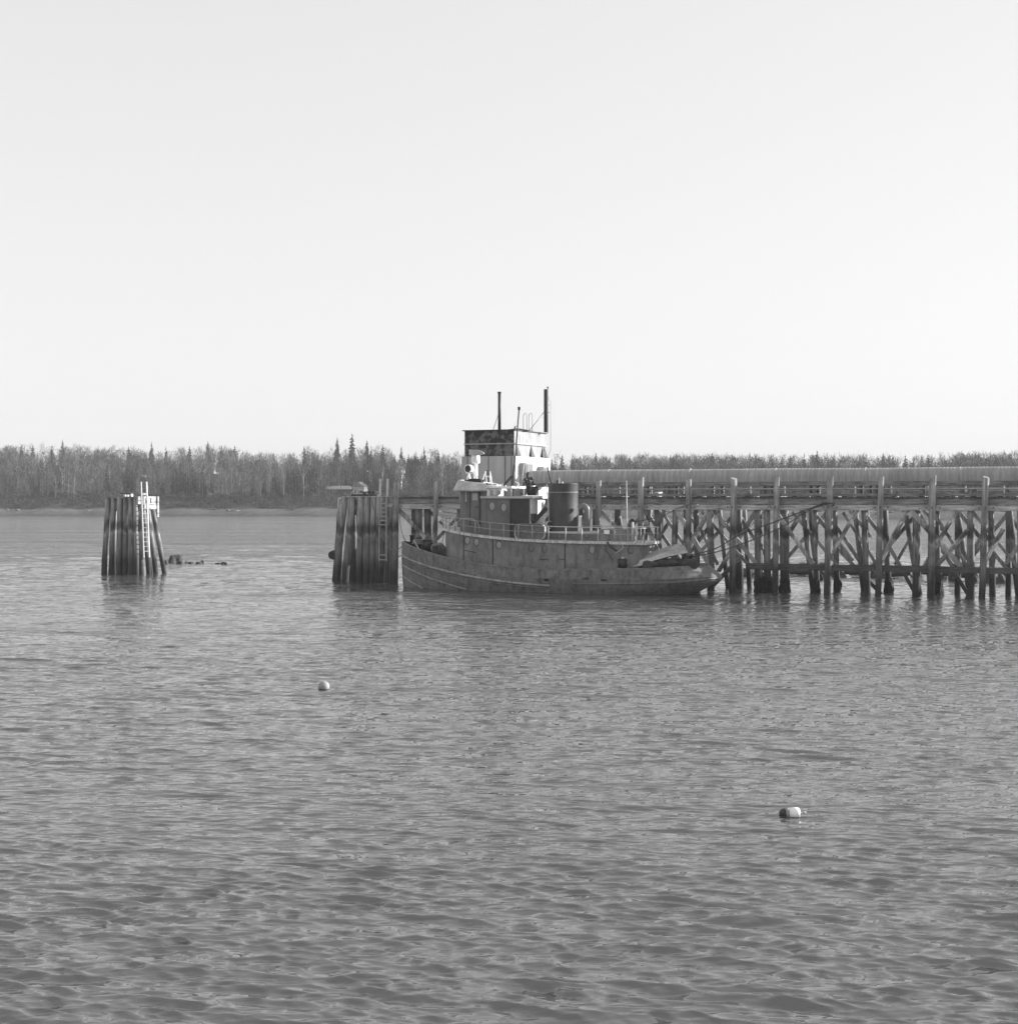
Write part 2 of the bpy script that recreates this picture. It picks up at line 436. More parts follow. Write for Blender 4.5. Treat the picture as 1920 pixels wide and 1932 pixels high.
def put(arr, X, Y, Z, sc, rot, mi, sz=None):
    if len(arr) == 0: return
    c_, s_ = math.cos(rot), math.sin(rot); a = arr*np.array([sc, sc, (sz or sc)])
    VV.append(np.stack([a[:,0]*c_-a[:,1]*s_+X, a[:,0]*s_+a[:,1]*c_+Y, a[:,2]+Z], -1)); MI.append(np.full(len(a)//4, mi))
for i in range(4200):
    u = rng.uniform(-330, 2250) if i < 3500 else rng.uniform(1030, 2250); q = 34+126*rng.rand()**.8 if i < 3500 else rng.uniform(100, 158)
    if 655 < u < 695 and q < 60: continue
    X, Y, Z = shorepoint(u, q); sc = rng.uniform(.72, 1.12)
    if q < 50: sc *= .75
    if i >= 3500: sc *= .82+.45*mnoise.noise(Vector((u*.03, q*.01, 7)))
    fn = firness(u, q)
    if rng.rand() < fn:
        t_, f_ = FIR[rng.randint(4)]; s2 = sc*rng.uniform(.58, .84); ro = rng.uniform(0, 6.28)
        put(t_, X, Y, Z, s2, ro, 1); put(f_, X, Y, Z, s2, ro, 2)
    else:
        t_, f_ = BARE[rng.randint(5)]; ro = rng.uniform(0, 6.28)
        mt_ = 0 if mnoise.noise(Vector((u*.02, q*.045, 4)))+rng.normal(0, .28) > -.05 else 3
        put(t_, X, Y, Z, sc, ro, 0); put(f_, X, Y, Z, sc, ro, mt_)
Vn = np.concatenate(VV); mi = np.concatenate(MI)
wood = npmesh('far_woodland', Vn, np.arange(len(Vn)).reshape(-1, 4), [M['twig'], M['bark'], M['fir'], M['twigd']], mi)
tag(wood, 'mixed bare and evergreen woodland covering the far shore', 'woodland', kind='stuff')
VV = []; MI = []
for i in range(1100):
    u = rng.uniform(-330, 2250); q = rng.uniform(20, 46)
    if 655 < u < 695 and q > 36: continue
    X, Y, Z = shorepoint(u, q); t_, f_ = SCR[rng.randint(3)]; put(f_, X, Y, Z, rng.uniform(.5, 1.2), rng.uniform(0, 6), 0)
Vn = np.concatenate(VV); mi = np.concatenate(MI)
sc_ = npmesh('shore_scrub', Vn, np.arange(len(Vn)).reshape(-1, 4), [M['scrub']], mi); tag(sc_, 'dark leafless scrub along the foot of the far wood', 'scrub', kind='stuff')

# individual trees: skyline conifers and pale birch trunks
def tree_proto(kind, tv, fv, tm, fm):
    r_ = empty(kind, (0,0,0))
    npmesh('trunk', tv, np.arange(len(tv)).reshape(-1, 4), [tm], parent=r_)
    npmesh('crown', fv, np.arange(len(fv)).reshape(-1, 4), [fm], parent=r_)
    return r_
used = {}
def copy_tree(o):
    c = o.copy(); COL.objects.link(c)
    for ch in o.children:
        d = ch.copy(); COL.objects.link(d); d.parent = c
        for g_ in ch.children:
            e = g_.copy(); COL.objects.link(e); e.parent = d
    return c
SP = [tree_proto('spruce_tree', *conifer(100+i, 12, 20, s_, r_), M['bark'], M['fir']) for i, (s_, r_) in enumerate(((.16,.4),(.2,.5),(.14,.55)))]
BP = [tree_proto('birch_tree', *bare_tree(120+i, 11, 60, True, .16), M['bark'], M['twig']) for i in range(3)]
def plant(protos, i, u, q, top_v=None, h0=12, sc=1, **kw):
    pr = protos[i % len(protos)]
    if used.get(pr.name): o = copy_tree(pr)
    else: o = pr; used[pr.name] = 1
    X, Y, Z = shorepoint(u, q)
    if top_v: sc = (EYE+(HZ-top_v)/FP*Y-Z)/h0
    o.location = (X, Y, Z); o.rotation_euler = (0, 0, i*1.7); o.scale = (sc if sc < 1.25 else 1.25, sc if sc < 1.25 else 1.25, sc)
    tag(o, **kw)
sk = [(40,838),(62,836),(98,836),(118,829),(146,834),(185,838),(228,838),(243,839),(271,834),(286,833),(300,838),(313,839),(342,837),(357,838),(377,833),(392,831),(402,834),(418,837),(433,837),(443,838),(547,847),(574,840),(600,842),(700,838),(716,836),(722,835),(745,836),(757,841),(783,838),(800,839),(815,841),(826,846)]
skr = [(1060,857),(1080,853),(1095,857),(1124,853),(1150,858),(1188,857),(1265,856),(1282,855),(1300,857),(1343,853),(1370,857),(1414,851),(1425,857),(1455,854),(1475,857),(1490,857),(1517,852),(1534,855),(1541,849),(1573,852),(1622,857),(1666,853),(1676,859),(1684,857),(1708,857),(1722,858),(1738,856),(1750,856),(1775,857),(1845,850),(1877,855)]
for i, (u, v) in enumerate(sk):
    if i % 2 == 0 and i > 3: continue
    plant(SP, i, u, 146, v+(2.5 if i % 3 else .5), 12.3, label='dark pointed spruce rising above the wooded skyline left of the tug', cat='tree', group='skyline spruces to the left of the tug')
for i, (u, v) in enumerate(skr):
    plant(SP, i+1, u, 146, v+(2.5 if i % 3 else .5), 12.3, label='dark spruce on the far skyline above the long ribbed pipe', cat='tree', group='skyline spruces above the conveyor pipe')
plant(SP, 1, 664, 144, 817, 12.3, label='tallest spruce on the far skyline, above the attached pile cluster', cat='tree')
plant(SP, 0, 636, 146, 824, 12.3, label='thin sparse spruce just left of the tallest skyline spruce', cat='tree')
plant(SP, 0, 692, 146, 829, 12.3, label='pointed spruce just right of the tallest skyline spruce', cat='tree')
bi = [(35,70),(60,95),(68,120),(104,38),(118,44),(128,40),(139,38),(160,75),(205,60),(262,50),(310,60),(352,72),(378,50),(396,58),(414,46),(420,52),(427,46),(438,47),(446,52),(452,44),(458,50),(462,46),(470,56),(480,52),(492,48),(508,42),(535,60),(552,75),(585,95),(640,80),(700,60),(722,52),(735,90),(802,100),(820,70),(838,55),(1020,110),(1090,112),(1138,120),(1200,118),(1290,115),(1360,112),(1440,118),(1500,112),(1512,116),(1590,110),(1605,118),(1660,112),(1690,108),(1745,114),(1760,110),(1775,116),(1830,112)]
for i, (u, q) in enumerate(bi):
    plant(BP, i, u, q, None, 11, .8+.25*((i*37 % 10)/10), label='slender pale birch trunk standing among the bare woods of the far shore', cat='tree', group='pale birches in the far woods')
plant(BP, 1, 573, 36, None, 11, 1.15, label='leaning pale birch with forked top alone against dark scrub', cat='tree')
plant(BP, 2, 835, 48, 878, 11, label='tall forked pale birch directly above the ladder of the attached pile cluster', cat='tree')

def cottage(name, u0, u1, v0, v1, q, label, roofh=1.4):
    um = (u0+u1)/2; X, Y, Z = shorepoint(um, q); wd = (u1-u0)/FP*Y; zt = EYE-(v0-HZ)/FP*Y; zb = min(Z-1, EYE-(v1-HZ)/FP*Y)-Z-.5
    e = empty(name, (X, Y, Z), R(-12), label=label, cat='house'); hh = zt-Z-roofh
    MB().box(-wd/2, wd/2, 0, 5, zb, hh).build('wall', M['trim'], e)
    MB().add([(-wd/2-.3,-.4,hh),(wd/2+.3,-.4,hh),(wd/2+.3,5.4,hh),(-wd/2-.3,5.4,hh),(0,-.4,hh+roofh),(0,5.4,hh+roofh)],[(0,1,4),(2,3,5),(0,4,5,3),(1,2,5,4),(0,3,2,1)]).build('roof', M['roof'], e)
    for sx_ in (-.28, .28): 
        MB().box(wd*sx_-.35, wd*sx_+.35, -.05, .02, hh*.35, hh*.35+1.1).build('window', M['glass'], e)
cottage('cottage', 665, 686, 909, 932, 50, 'small white cottage on the far shore above the attached pile cluster', 1.8)
cottage('cottage', 746, 757, 880, 900, 72, 'distant white house half hidden among trees up the far hillside')
X, Y, Z = shorepoint(636, 56)
e = empty('long_shed', (X, Y, Z), R(-6), label='long low grey roofed shed left of the white cottage', cat='shed')
MB().box(-4.2, 4.2, 0, 5, -1, 2.0).build('wall', M['scrub'], e)
MB().add([(-4.5,-.4,2),(4.5,-.4,2),(4.5,5.4,2),(-4.5,5.4,2),(-4.5,2.5,3.3),(4.5,2.5,3.3)],[(0,1,5,4),(3,2,5,4)[::-1],(0,4,3),(1,2,5)]).build('roof', M['railgrey'], e)
for i, u in enumerate((745, 750, 754, 758)):
    plant(BP, i, u, 66, None, 11, .95+.05*i, label='bare tree screening the distant white house up the hillside', cat='tree', group='bare trees before the hillside house')
for i, u in enumerate((668, 676, 684)):
    plant(BP, i, u, 45, None, 11, .55, label='small bare tree growing in front of the white cottage', cat='tree', group='bare trees before the white cottage')

def rock(name, loc, sx_, sy_, sz_, mat, seed, **kw):
    bm = bmesh.new(); bmesh.ops.create_icosphere(bm, subdivisions=3, radius=1)
    for v in bm.verts:
        n = mnoise.noise(v.co*1.3+Vector((seed*3.1, 0, 0)))*.45+mnoise.noise(v.co*3.5+Vector((0, seed*1.7, 0)))*.16
        v.co *= 1+n; v.co.x *= sx_; v.co.y *= sy_; v.co.z *= sz_
        if v.co.z > sz_*.72: v.co.z = sz_*.72+(v.co.z-sz_*.72)*.35
    me = bpy.data.meshes.new(name); bm.to_mesh(me); bm.free(); me.materials.append(mat)
    o = bpy.data.objects.new(name, me); COL.objects.link(o); o.location = loc; o.rotation_euler = (0, 0, seed*1.3); tag(o, **kw); return o
# pale boulders along the far beach
for i in range(60):
    u = rng.uniform(-40, 1960); q = rng.uniform(13, 20); X, Y, Z = shorepoint(u, q); s_ = rng.uniform(.3, .8)
    rock('boulder', (X, Y, Z), s_*1.5, s_, s_*.7, M['rockl'], i, label='pale boulder along the top of the far beach', cat='boulder', group='boulders on the far beach')

# ------------------------------------------------------------------ left dolphin
def wpt(u, vb):  # point on the water plane
    Y = FP*EYE/(vb-HZ); return Vector(((u-960)/FP*Y, Y, 0))
def pile_pts(a, b, n=5, wob=.03, seed=0):
    a = Vector(a); b = Vector(b); r_ = random.Random(seed)
    return [a.lerp(b, i/(n-1))+(Vector((r_.uniform(-wob, wob), r_.uniform(-wob, wob), 0)) if 0 < i < n-1 else Vector((0,0,0))) for i in range(n)]
def add_pile(parent, bot, top, r, seed=0, name='pile', mat=None):
    bot = Vector(bot); top = Vector(top); dirv = (bot-top).normalized(); bot = bot+dirv*1.2
    rr = random.Random(seed*7+1); n = 7
    return MB().tube(pile_pts(bot, top, n, .025, seed), [r*(1.10-.02*i+rr.uniform(-.05, .05)) for i in range(n)], 12).build(name, mat or M['pile'], parent)

c0 = wpt(258, 1084.5)
DF = Frame((c0.x, c0.y), PF.ang)
dol = empty('pile_dolphin', c0, DF.ang, label='lone square cluster of timber piles with ladder, standing in open water at left', cat='mooring dolphin')
Lx, Ly, ZT = 3.05, 2.5, 6.36
def DT(u, v, t): return DF.at(u, v, t)
# front row, seen from the camera
tops = [204, 214, 226, 237, 246, 255.5]
bots = [196, 209, 224, 236, 249, 257]
for i, (ut, ub) in enumerate(zip(tops, bots)):
    a = DT(ut, 937, .18); b = DT(ub, 1084+i*.4, .0)
    add_pile(dol, b, (a[0], a[1], ZT-.1), .22 if i % 2 == 0 else .19, i)
add_pile(dol, DT(232, 1080, .7), (DT(232, 937, .6)[0], .6, ZT-.2), .2, 21)
add_pile(dol, DT(215, 1080, .9), (DT(216, 937, .7)[0], .7, ZT-.2), .2, 22)
add_pile(dol, DT(250, 1080, .9), (DT(249, 937, .8)[0], .8, ZT-.2), .2, 23)
# right hand side piles, battered outwards
for i, (x, y, bx) in enumerate(((-.22, .55, .05), (-.22, 1.05, .35), (-.2, 1.55, .6), (-.2, 2.15, .9))):
    add_pile(dol, (bx, y+.1*i, 0), (x, y, ZT-.35), .19, 30+i)
for i, (x, bx) in enumerate(((-.9, -.7), (-1.8, -1.9), (-2.7, -3.0))): add_pile(dol, (bx, 2.75, 0), (x, 2.3, ZT-.2), .2, 40+i)
MB().box(-Lx, 0, -.02, .10, ZT-.16, ZT).build('top_plank', M['beam'], dol)
MB().box(-Lx, -.02, .13, Ly, ZT-.15, ZT-.03).build('deck', M['deckw'], dol)
MB().box(-2.3, -1.95, .22, .45, ZT-1.1, ZT-.18).build('blocking', M['beam'], dol)
MB().box(-2.95, -.1, .36, .5, ZT-1.15, ZT-.45).build('cap_beam', M['beam'], dol)
MB().box(.0, .13, -.02, Ly+.1, ZT-.62, ZT).build('side_plank', M['beaml'], dol)
MB().box(.0, .17, .35, Ly+.1, ZT-1.05, ZT-.65).build('cap_beam', M['beaml'], dol)
for y in (.95, 1.6): MB().box(.135, .16, y, y+.12, ZT-.55, ZT-.14).build('slot', M['dark'], dol)
MB().box(.0, .25, 2.42, 2.62, ZT-1.7, ZT-.0).build('corner_post', M['beaml'], dol)
# ladder on the lit side, leaning with the piles
lad = empty('ladder', DF.W((.32, .12, 1.4)), DF.ang, label='timber ladder up the sunlit side of the lone pile dolphin', cat='ladder')
Z1 = 7.55-1.4
for y, dx_ in ((0, 0), (.72, 0)):
    MB().bar((.28, y, 0), (.0, y, Z1), .09, .12, (0,1,0)).build('ladder_rail', M['rail'] if y else M['railgrey'], lad)  # near rail greyer: its shade is put into the colour
for i in range(13):
    z = .5+i*.385
    MB().bar((.28-.28*z/Z1, 0, z), (.28-.28*z/Z1, .72, z), .06, .06).build('rung', M['beam'], lad)
# plank on blocks on the dolphin
pk = empty('plank_bench', DF.W((-1.9, 1.1, ZT)), DF.ang, label='low dark plank on pale blocks atop the lone dolphin', cat='bench')
MB().box(-.5, .55, -.15, .15, .2, .27).build('plank', M['dark'], pk)
for x in (-.15, .15, .55): MB().box(x-.07, x+.07, -.1, .1, -.03, .2).build('block', M['whitep'], pk)
# gull by the ladder
gm = MB(); gm.lathe([(.01,-.2),(.07,-.14),(.11,0),(.1,.12),(.05,.24),(.012,.34)], (0,0,.17), 'x', 12); gm.tube([(-.14,0,.2),(-.2,0,.28),(-.2,0,.34)], [.05,.05,.045], 8)
gm.tube([(-.2,0,.34),(-.22,0,.37)], [.045,.03], 8); gm.tube([(-.23,0,.34),(-.31,0,.32)], [.016,.006], 6); gm.tube([(0,.03,.08),(0,.03,-.03)], .01, 5); gm.tube([(0,-.03,.08),(0,-.03,-.03)], .01, 5)
gl = gm.build('gull', M['floatw']); gl.location = DF.W((-.15, 1.05, ZT)); tag(gl, 'small white gull standing beside the ladder top of the lone dolphin', 'gull')

# rocks right of the dolphin
def wrock(u0, u1, vt, vb, seed, mat=None, **kw):
    p_ = wpt((u0+u1)/2, vb); wd = (u1-u0)/FP*p_.y/2; h = (vb-vt)/FP*p_.y
    return rock('rock', (p_.x, p_.y, h*.1), wd*.95, max(wd*.7, .3), h*.95, mat or M['rock'], seed, **kw)
wrock(316, 346, 1044, 1062, 3, label='largest dark rock breaking the water right of the lone dolphin', cat='rock')
wrock(305, 318, 1055, 1064, 4, label='dark rock touching the foot of the lone dolphin', cat='rock')
for i, (a, b, c_, d_) in enumerate(((334,346,1057,1064),(349,355,1058,1063),(355,366,1059,1063.5),(372,378,1059,1064),(406,418,1061,1064),(418,426,1060,1065))):
    wrock(a, b, c_, d_, 6+i, label='low dark rock in the scattered line right of the lone dolphin', cat='rock', group='low rocks right of the lone dolphin')
wrock(378, 386, 1056, 1063, 15, M['rockl'], label='single pale low rock in the scattered line right of the dolphin', cat='rock')

# ------------------------------------------------------------------ pier
ZD = 6.32
pier = empty('pier', PF.A, PF.ang, label='long weathered timber pier on piles running across the right half', cat='pier')
def at_z(u, t, z):
    """pier point at image column u, plane t, height z"""
    x, _, _ = P(u, HZ, t); return (x, t, z)
def pt(u, v, t): return P(u, v, t)
# fender piles, their tops standing above the deck
fen = [(747.5,745,1101,7.42),(822,819,0,7.42),(900,900,0,7.4),(975,975,0,7.35),(1050,1050,0,7.5),(1129,1127,0,7.38),(1209,1208,0,7.52),(1299,1296,0,7.48),(1384,1381,0,7.55),(1465,1461,0,7.52),(1565.5,1560.5,0,7.5),(1662,1656,0,7.56),(1759.5,1755,0,7.56),(1860,1852,0,7.55),(1962,1958,0,7.5),(2060,2056,0,7.5)]
for i, (ut, ub, vb, zt) in enumerate(fen):
    b = at_z(ub, 0, 0); a = at_z(ut, .0, zt); r_ = .19 if i % 2 else .215
    o = add_pile(pier, b, a, r_, 50+i); o.name = 'fender_pile'
    sl_ = [.5, .9, .2, -.4, .7, .55, .8, .3, -.3, .6, .75, .4, .65, -.2, .5, .3][i]
    for v_ in o.data.vertices:
        if v_.co.z > zt-.1: v_.co.z += sl_*(v_.co.x-a[0])+.25*(v_.co.y-a[1])+.05*mnoise.noise(v_.co*9)
# support piles behind the fenders
sup = [(790,790,.9,.24),(806,809,1.6,.25),(868,868,1.0,.24),(940,940,1.2,.22),(1010,1010,1.2,.22),(1098,1098,1.5,.22),(1165,1165,2.0,.22),(1240,1242,1.2,.26),(1275,1268,.8,.2),(1312,1316,2.4,.2),(1339,1341,.6,.24),
       (1394,1396,3.0,.2),(1430,1431,.9,.27),(1446,1448,.7,.22),(1479,1480,1.3,.3),(1537,1540,.7,.19),(1573,1579,2.6,.19),(1629,1636,.7,.20),(1669,1676,2.8,.19),(1728,1728,.65,.23),(1766,1771,2.3,.19),(1831,1831,.65,.21),(1869,1872,2.5,.19),(1925,1925,.7,.2),(1975,1975,2.4,.2)]
for i, (ut, ub, t, r_) in enumerate(sup):
    add_pile(pier, at_z(ub, t, 0), at_z(ut, t, ZD-.5), r_, 90+i)
# raking piles
rak = [(1250,970,1234,1090,2.2),(1357.7,965,1369,1068,3.4),(1404,965,1412,1085,3.4),(1514.5,966,1531,1098,2.0),(1529,966,1540,1090,3.2),(1614,970,1626,1090,3.3),(1706.8,966,1731,1100,2.8),(1805.4,966,1826,1104,2.8),(1226,965,1213,1060,3.2),(1165,965,1180,1050,3.0),(1905,966,1918,1104,2.8),(1110,965,1105,1060,3.2),(955,965,950,1060,3.2)]
for i, (u1, v1, u2, v2, t) in enumerate(rak):
    a = pt(u1, v1, t); b = pt(u2, v2, t); a = Vector(a); b = Vector(b); d_ = (b-a)
    b = a+d_*(a.z/(a.z-b.z)); o = add_pile(pier, b, a-d_.normalized()*.3, .17, 130+i); o.name = 'raking_pile'
# rear row
for i in range(15):
    u = 780+i*85+((i*53) % 21); add_pile(pier, at_z(u, 3.3, 0), at_z(u, 3.3, ZD-.4), .18, 160+i)
# braces
br = [(748,957,800,1012,.5,.3),(1348.7,965,1423.4,1060.5,.45,.26),(1425,965,1357,1075,2.2,.26),(1466,970,1531,1060.5,.42,.28),(1531,1060,1548,1092,1.2,.26),(1513,965,1437,1092,2.4,.26),(1543,977,1606,1055,2.4,.26),(1615,965,1565,1052,.5,.24),(1585,1040,1680,1140,2.4,.24),
      (1671,966,1625,905,9,.1),(1678,1033,1722,1112,2.3,.24),(1710,965,1660,1062,.5,.3),(1722,968,1811,1067,.4,.34),(1803,965,1770,1022,.5,.26),(1770,1022,1745,1066,.5,.26),(1824,1002,1769,1065,.42,.28),(1801,1081,1824,1119,2.2,.24),(1808,966,1850,1016,2.6,.26),(1890,1002,1853,1068,.5,.28),(1872,1040,1900,1075,2.5,.24),(1860,1000,1800,1090,3.0,.24),
      (1636,976,1670,1020,2.8,.24),(1668,1040,1650,1075,3,.24),(1212,972,1241,1041,.42,.3),(1241,1041,1262,1080,.42,.3),(1262,985,1232,1030,2.6,.2),(1336,965.8,1297.8,1034,.5,.3),(1277,964,1334,1060,.44,.28),(1340,990,1300,1045,2.6,.2),(1346,965,1349,968,.45,.26),(1130,962,1158,990,.5,.24),(1398,1050,1340,1110,1.6,.24),(1300,975,1322,1000,2.6,.22),(1322,1000,1352,1062,2.4,.2),
      (1604,965,1640,1010,3.2,.22),(1690,1062,1720,1010,3.4,.2),(1745,966,1790,1012,3.4,.22),(1900,1060,1950,990,2.4,.26)]
for (u1, v1, u2, v2, t, wd) in br:
    if t > 8: continue
    a, b = Vector(pt(u1, v1, t)), Vector(pt(u2, v2, t)); d_ = (b-a).normalized()
    upv = Vector((.86, -.5, 0)).cross(d_) if u2 < u1 else Vector((0, 0, 1))
    MB().bar(a-d_*.15, b+d_*.15, .11, wd*(1.2 if u2 < u1 else 1), upv).build('brace', M['brace'], pier)
ru = [780+i*85+((i*53) % 21) for i in range(15)]
for i in range(14):
    a = Vector(at_z(ru[i], 3.12, 5.3 if i % 2 else 1.3)); b = Vector(at_z(ru[i+1], 3.12, 1.3 if i % 2 else 5.3))
    MB().bar(a, b, .09, .24).build('brace', M['brace'], pier)
    if i % 3 != 1:
        a = Vector(at_z(ru[i]+30, 2.0, 5.3)); b = Vector(at_z(ru[i+1]+20, 2.0, 1.8)); MB().bar(a, b, .09, .2).build('brace', M['brace'], pier)
x0 = at_z(744, 0, 0)[0]; x1 = at_z(2080, 0, 0)[0]
# cap beams and stringers in lengths, butted at the fender piles
xs = [at_z(f_[0], .2, 0)[0] for f_ in fen]
for i in range(len(xs)-1):
    j = .01
    MB().box(xs[i]+j, xs[i+1]-j, .22, .45, ZD-.88+.01*(i % 3), ZD-.535).build('cap_beam', M['beaml'], pier)
    MB().box(xs[i]+j-.5, xs[i+1]-j-.5, .30, .55, ZD-.495, ZD-.145+.008*(i % 2)).build('stringer', M['beam'], pier)
    mb = MB()
    for dx_ in (-.42, .42): mb.tube([(xs[i]+dx_, .225, ZD-.68), (xs[i]+dx_, .195, ZD-.68)], .045, 8)
    mb.tube([(xs[i]-.02, -.2, ZD-.68), (xs[i]-.02, -.24, ZD-.68)], .05, 8)
    mb.build('bolt', M['dark'], pier)
xt0 = at_z(872, .8, 0)[0]; mb = MB(); x = x0+.3; rr = random.Random(4)
while x < x1:
    mb.box(x, x+.22, .24+rr.uniform(-.04, .04), (3.5 if x < xt0+7 else 1.0)+rr.uniform(-.04, .04), ZD-.13+rr.uniform(0, .01), ZD-.02+rr.uniform(0, .02)); x += .235
mb.build('deck', M['deckw'], pier)
x = xt0+8
while x < x1: MB().box(x, x+.2, 1.05, 3.5, ZD-.13, ZD+.05).build('cross_beam', M['beam'], pier); x += 1.85
for t in (1.2, 3.1): MB().box(x0+.3, x1, t, t+.25, ZD-.5, ZD-.14).build('stringer', M['beam'], pier)
xt = at_z(872, .8, 0)[0]
mb = MB(); mb.box(xt-.5, at_z(1040, .8, 0)[0]+5, 3.6, 8.2, ZD-.2, ZD-.03); mb.build('deck', M['deckw'], pier)
for i, u in enumerate((880, 930, 985, 1040)): add_pile(pier, at_z(u, 7.6, 0), at_z(u, 7.6, ZD-.2), .2, 190+i)
# kerb timber along the edge on blocks
xk = at_z(1096, .4, 0)[0]
i = 0; x = xk
while x < x1:
    L = 6.2; MB().box(x, min(x+L-.02, x1), .38, .6, ZD+.06, ZD+.22).build('kerb_timber', M['beam'], pier); x += L
x = xk
mb = MB()
while x < x1: mb.box(x+.3, x+.6, .40, .58, ZD, ZD+.06); x += 1.6
mb.build('kerb_block', M['dark'], pier)
MB().box(x0+.3, xt+4.6, .34, .56, ZD+.0, ZD+.10).build('kerb_timber', M['beam'], pier)
# waler along the piles
a = Vector(pt(1413, 1068.5, .34)); b = Vector(pt(1890, 1076.5, .34))
zb = (a.z+b.z)/2; xx = a.x
segs = [a.x, a.x+6.5, a.x+12.7, a.x+18.6, a.x+25]
for i in range(4):
    MB().box(segs[i]+.01, segs[i+1]-.01, .24+.02*(i%2), .46, zb-.21+.01*i, zb+.2+.02*(i % 2)).build('waler', M['waler'], pier)
# weed growth on some pile feet
for i, (u, t, r_) in enumerate(((1432,.9,.36),(1447,.7,.34),(1480,1.3,.36),(1676,2.8,.3),(1771,2.3,.28),(1540,.7,.25),(1579,2.6,.27))):
    bm = bmesh.new(); bmesh.ops.create_icosphere(bm, subdivisions=3, radius=1)
    for v in bm.verts:
        n = mnoise.noise(v.co*2.5+Vector((i*3, 0, 0))); v.co = Vector((v.co.x*r_*(1+.5*n), v.co.y*r_*(1+.5*n), v.co.z*.95*(1+.2*n)))
    me = bpy.data.meshes.new('weed_growth'); bm.to_mesh(me); bm.free(); me.materials.append(M['weed'])
    o = bpy.data.objects.new('weed_growth', me); COL.objects.link(o); o.parent = pier; o.location = at_z(u, t, .25)

# rear hand rail
rl = empty('handrail', PF.A, PF.ang, label='thin pipe handrail along the back edge of the pier deck', cat='railing')
for z, r_ in ((ZD+.75, .035), (ZD+.42, .03)): MB().tube([(xk-1, 3.4, z), (x1, 3.4, z)], r_, 6).build('rail', M['railgrey'], rl)
x = xk-.5
while x < x1: MB().tube([(x, 3.4, ZD-.03), (x, 3.4, ZD+.78)], .045, 6).build('post', M['rail'], rl); x += 2.35

# conveyor: ribbed cover on timber frame
cv = empty('covered_conveyor', PF.A, PF.ang, label='long ribbed conveyor tube running from the tower along the pier', cat='conveyor')
xc0 = at_z(1002, 2.05, 0)[0]; TC = 2.05
hw, zc0, zc1 = .62, ZD+1.02, ZD+1.90
mb = MB(); n = 15; x = xc0; ring = []; vs = []; fs = []
nxr = int((x1-xc0)/.11)
for i in range(nxr+1):
    xx = xc0+i*.11; d_ = .014 if i % 2 else 0; sag = .012*math.sin(xx*.5)
    for j in range(n):
        a_ = math.pi*j/(n-1); vs.append((xx, TC-(hw+d_)*math.cos(a_), zc0+.28+sag+(zc1-zc0-.28+d_)*math.sin(a_)))
    vs.append((xx, TC+hw+d_, zc0)); vs.append((xx, TC-hw-d_, zc0))
m_ = n+2
for i in range(nxr):
    for j in range(m_): fs.append((i*m_+j, i*m_+(j+1) % m_, (i+1)*m_+(j+1) % m_, (i+1)*m_+j))
fs.append(tuple(range(m_))); fs.append(tuple(nxr*m_+j for j in range(m_)))
mb.add(vs, fs); mb.build('tube_cover', M['ribbed'], cv)
for i in range(1, 9):
    xx = xc0+i*5.9; pts = [(xx, TC-hw-.02, zc0)]+[(xx, TC-(hw+.02)*math.cos(math.pi*j/14), zc0+.28+(zc1-zc0-.26)*math.sin(math.pi*j/14)) for j in range(15)]+[(xx, TC+hw+.02, zc0)]
    MB().tube(pts, .028, 6).build('joint_band', M['railgrey'], cv)
x = xc0+.6; i = 0
while x < x1:
    L = 5.4
    MB().box(x, min(x+L-.03, x1), TC-.74, TC-.60, ZD+.74+.02*(i % 2), ZD+1.0).build('side_beam', M['beam'], cv)
    MB().box(x, min(x+L-.03, x1), TC+.60, TC+.74, ZD+.74, ZD+1.0).build('side_beam', M['beam'], cv); x += L; i += 1
for u in (1100,1118,1200,1218,1258,1272,1340,1358,1440,1453,1527,1540,1622,1640,1652,1740,1757,1815,1838,1900):
    x = at_z(u, TC, 0)[0]
    for y in (TC-.67, TC+.67): MB().box(x-.1, x+.1, y-.08, y+.08, ZD-.02, ZD+.735).build('leg', M['beam'], cv)
    if int(u) % 3 == 0: MB().bar((x+.1, TC-.5, ZD+.1), (x+.8, TC-.5, ZD+.7), .05, .06).build('brace', M['beam'], cv)
MB().tube([(xc0+2, TC-.95, ZD+.52), (x1, TC-.95, ZD+.52)], .05, 8).build('service_pipe', M['railgrey'], cv)
# clutter under the conveyor
def heap(name, loc, sx_, sy_, sz_, mat, seed, **kw): return rock(name, loc, sx_, sy_, sz_, mat, seed, **kw)
p_ = PF.W(at_z(1243, 3.0, ZD+.12)); heap('canvas_bundle', p_, .5, .4, .28, M['whitep'], 3, label='white canvas bundle lying on the pier deck under the conveyor', cat='bundle')
bxm = MB().box(-.4, .4, -.25, .25, 0, .14).build('hatch_box', M['dark']); bxm.location = PF.W(at_z(1755, 2.0, ZD+.5)); bxm.rotation_euler = (0,0,PF.ang)
bxm.parent = None; bpy.data.objects.remove(bxm)

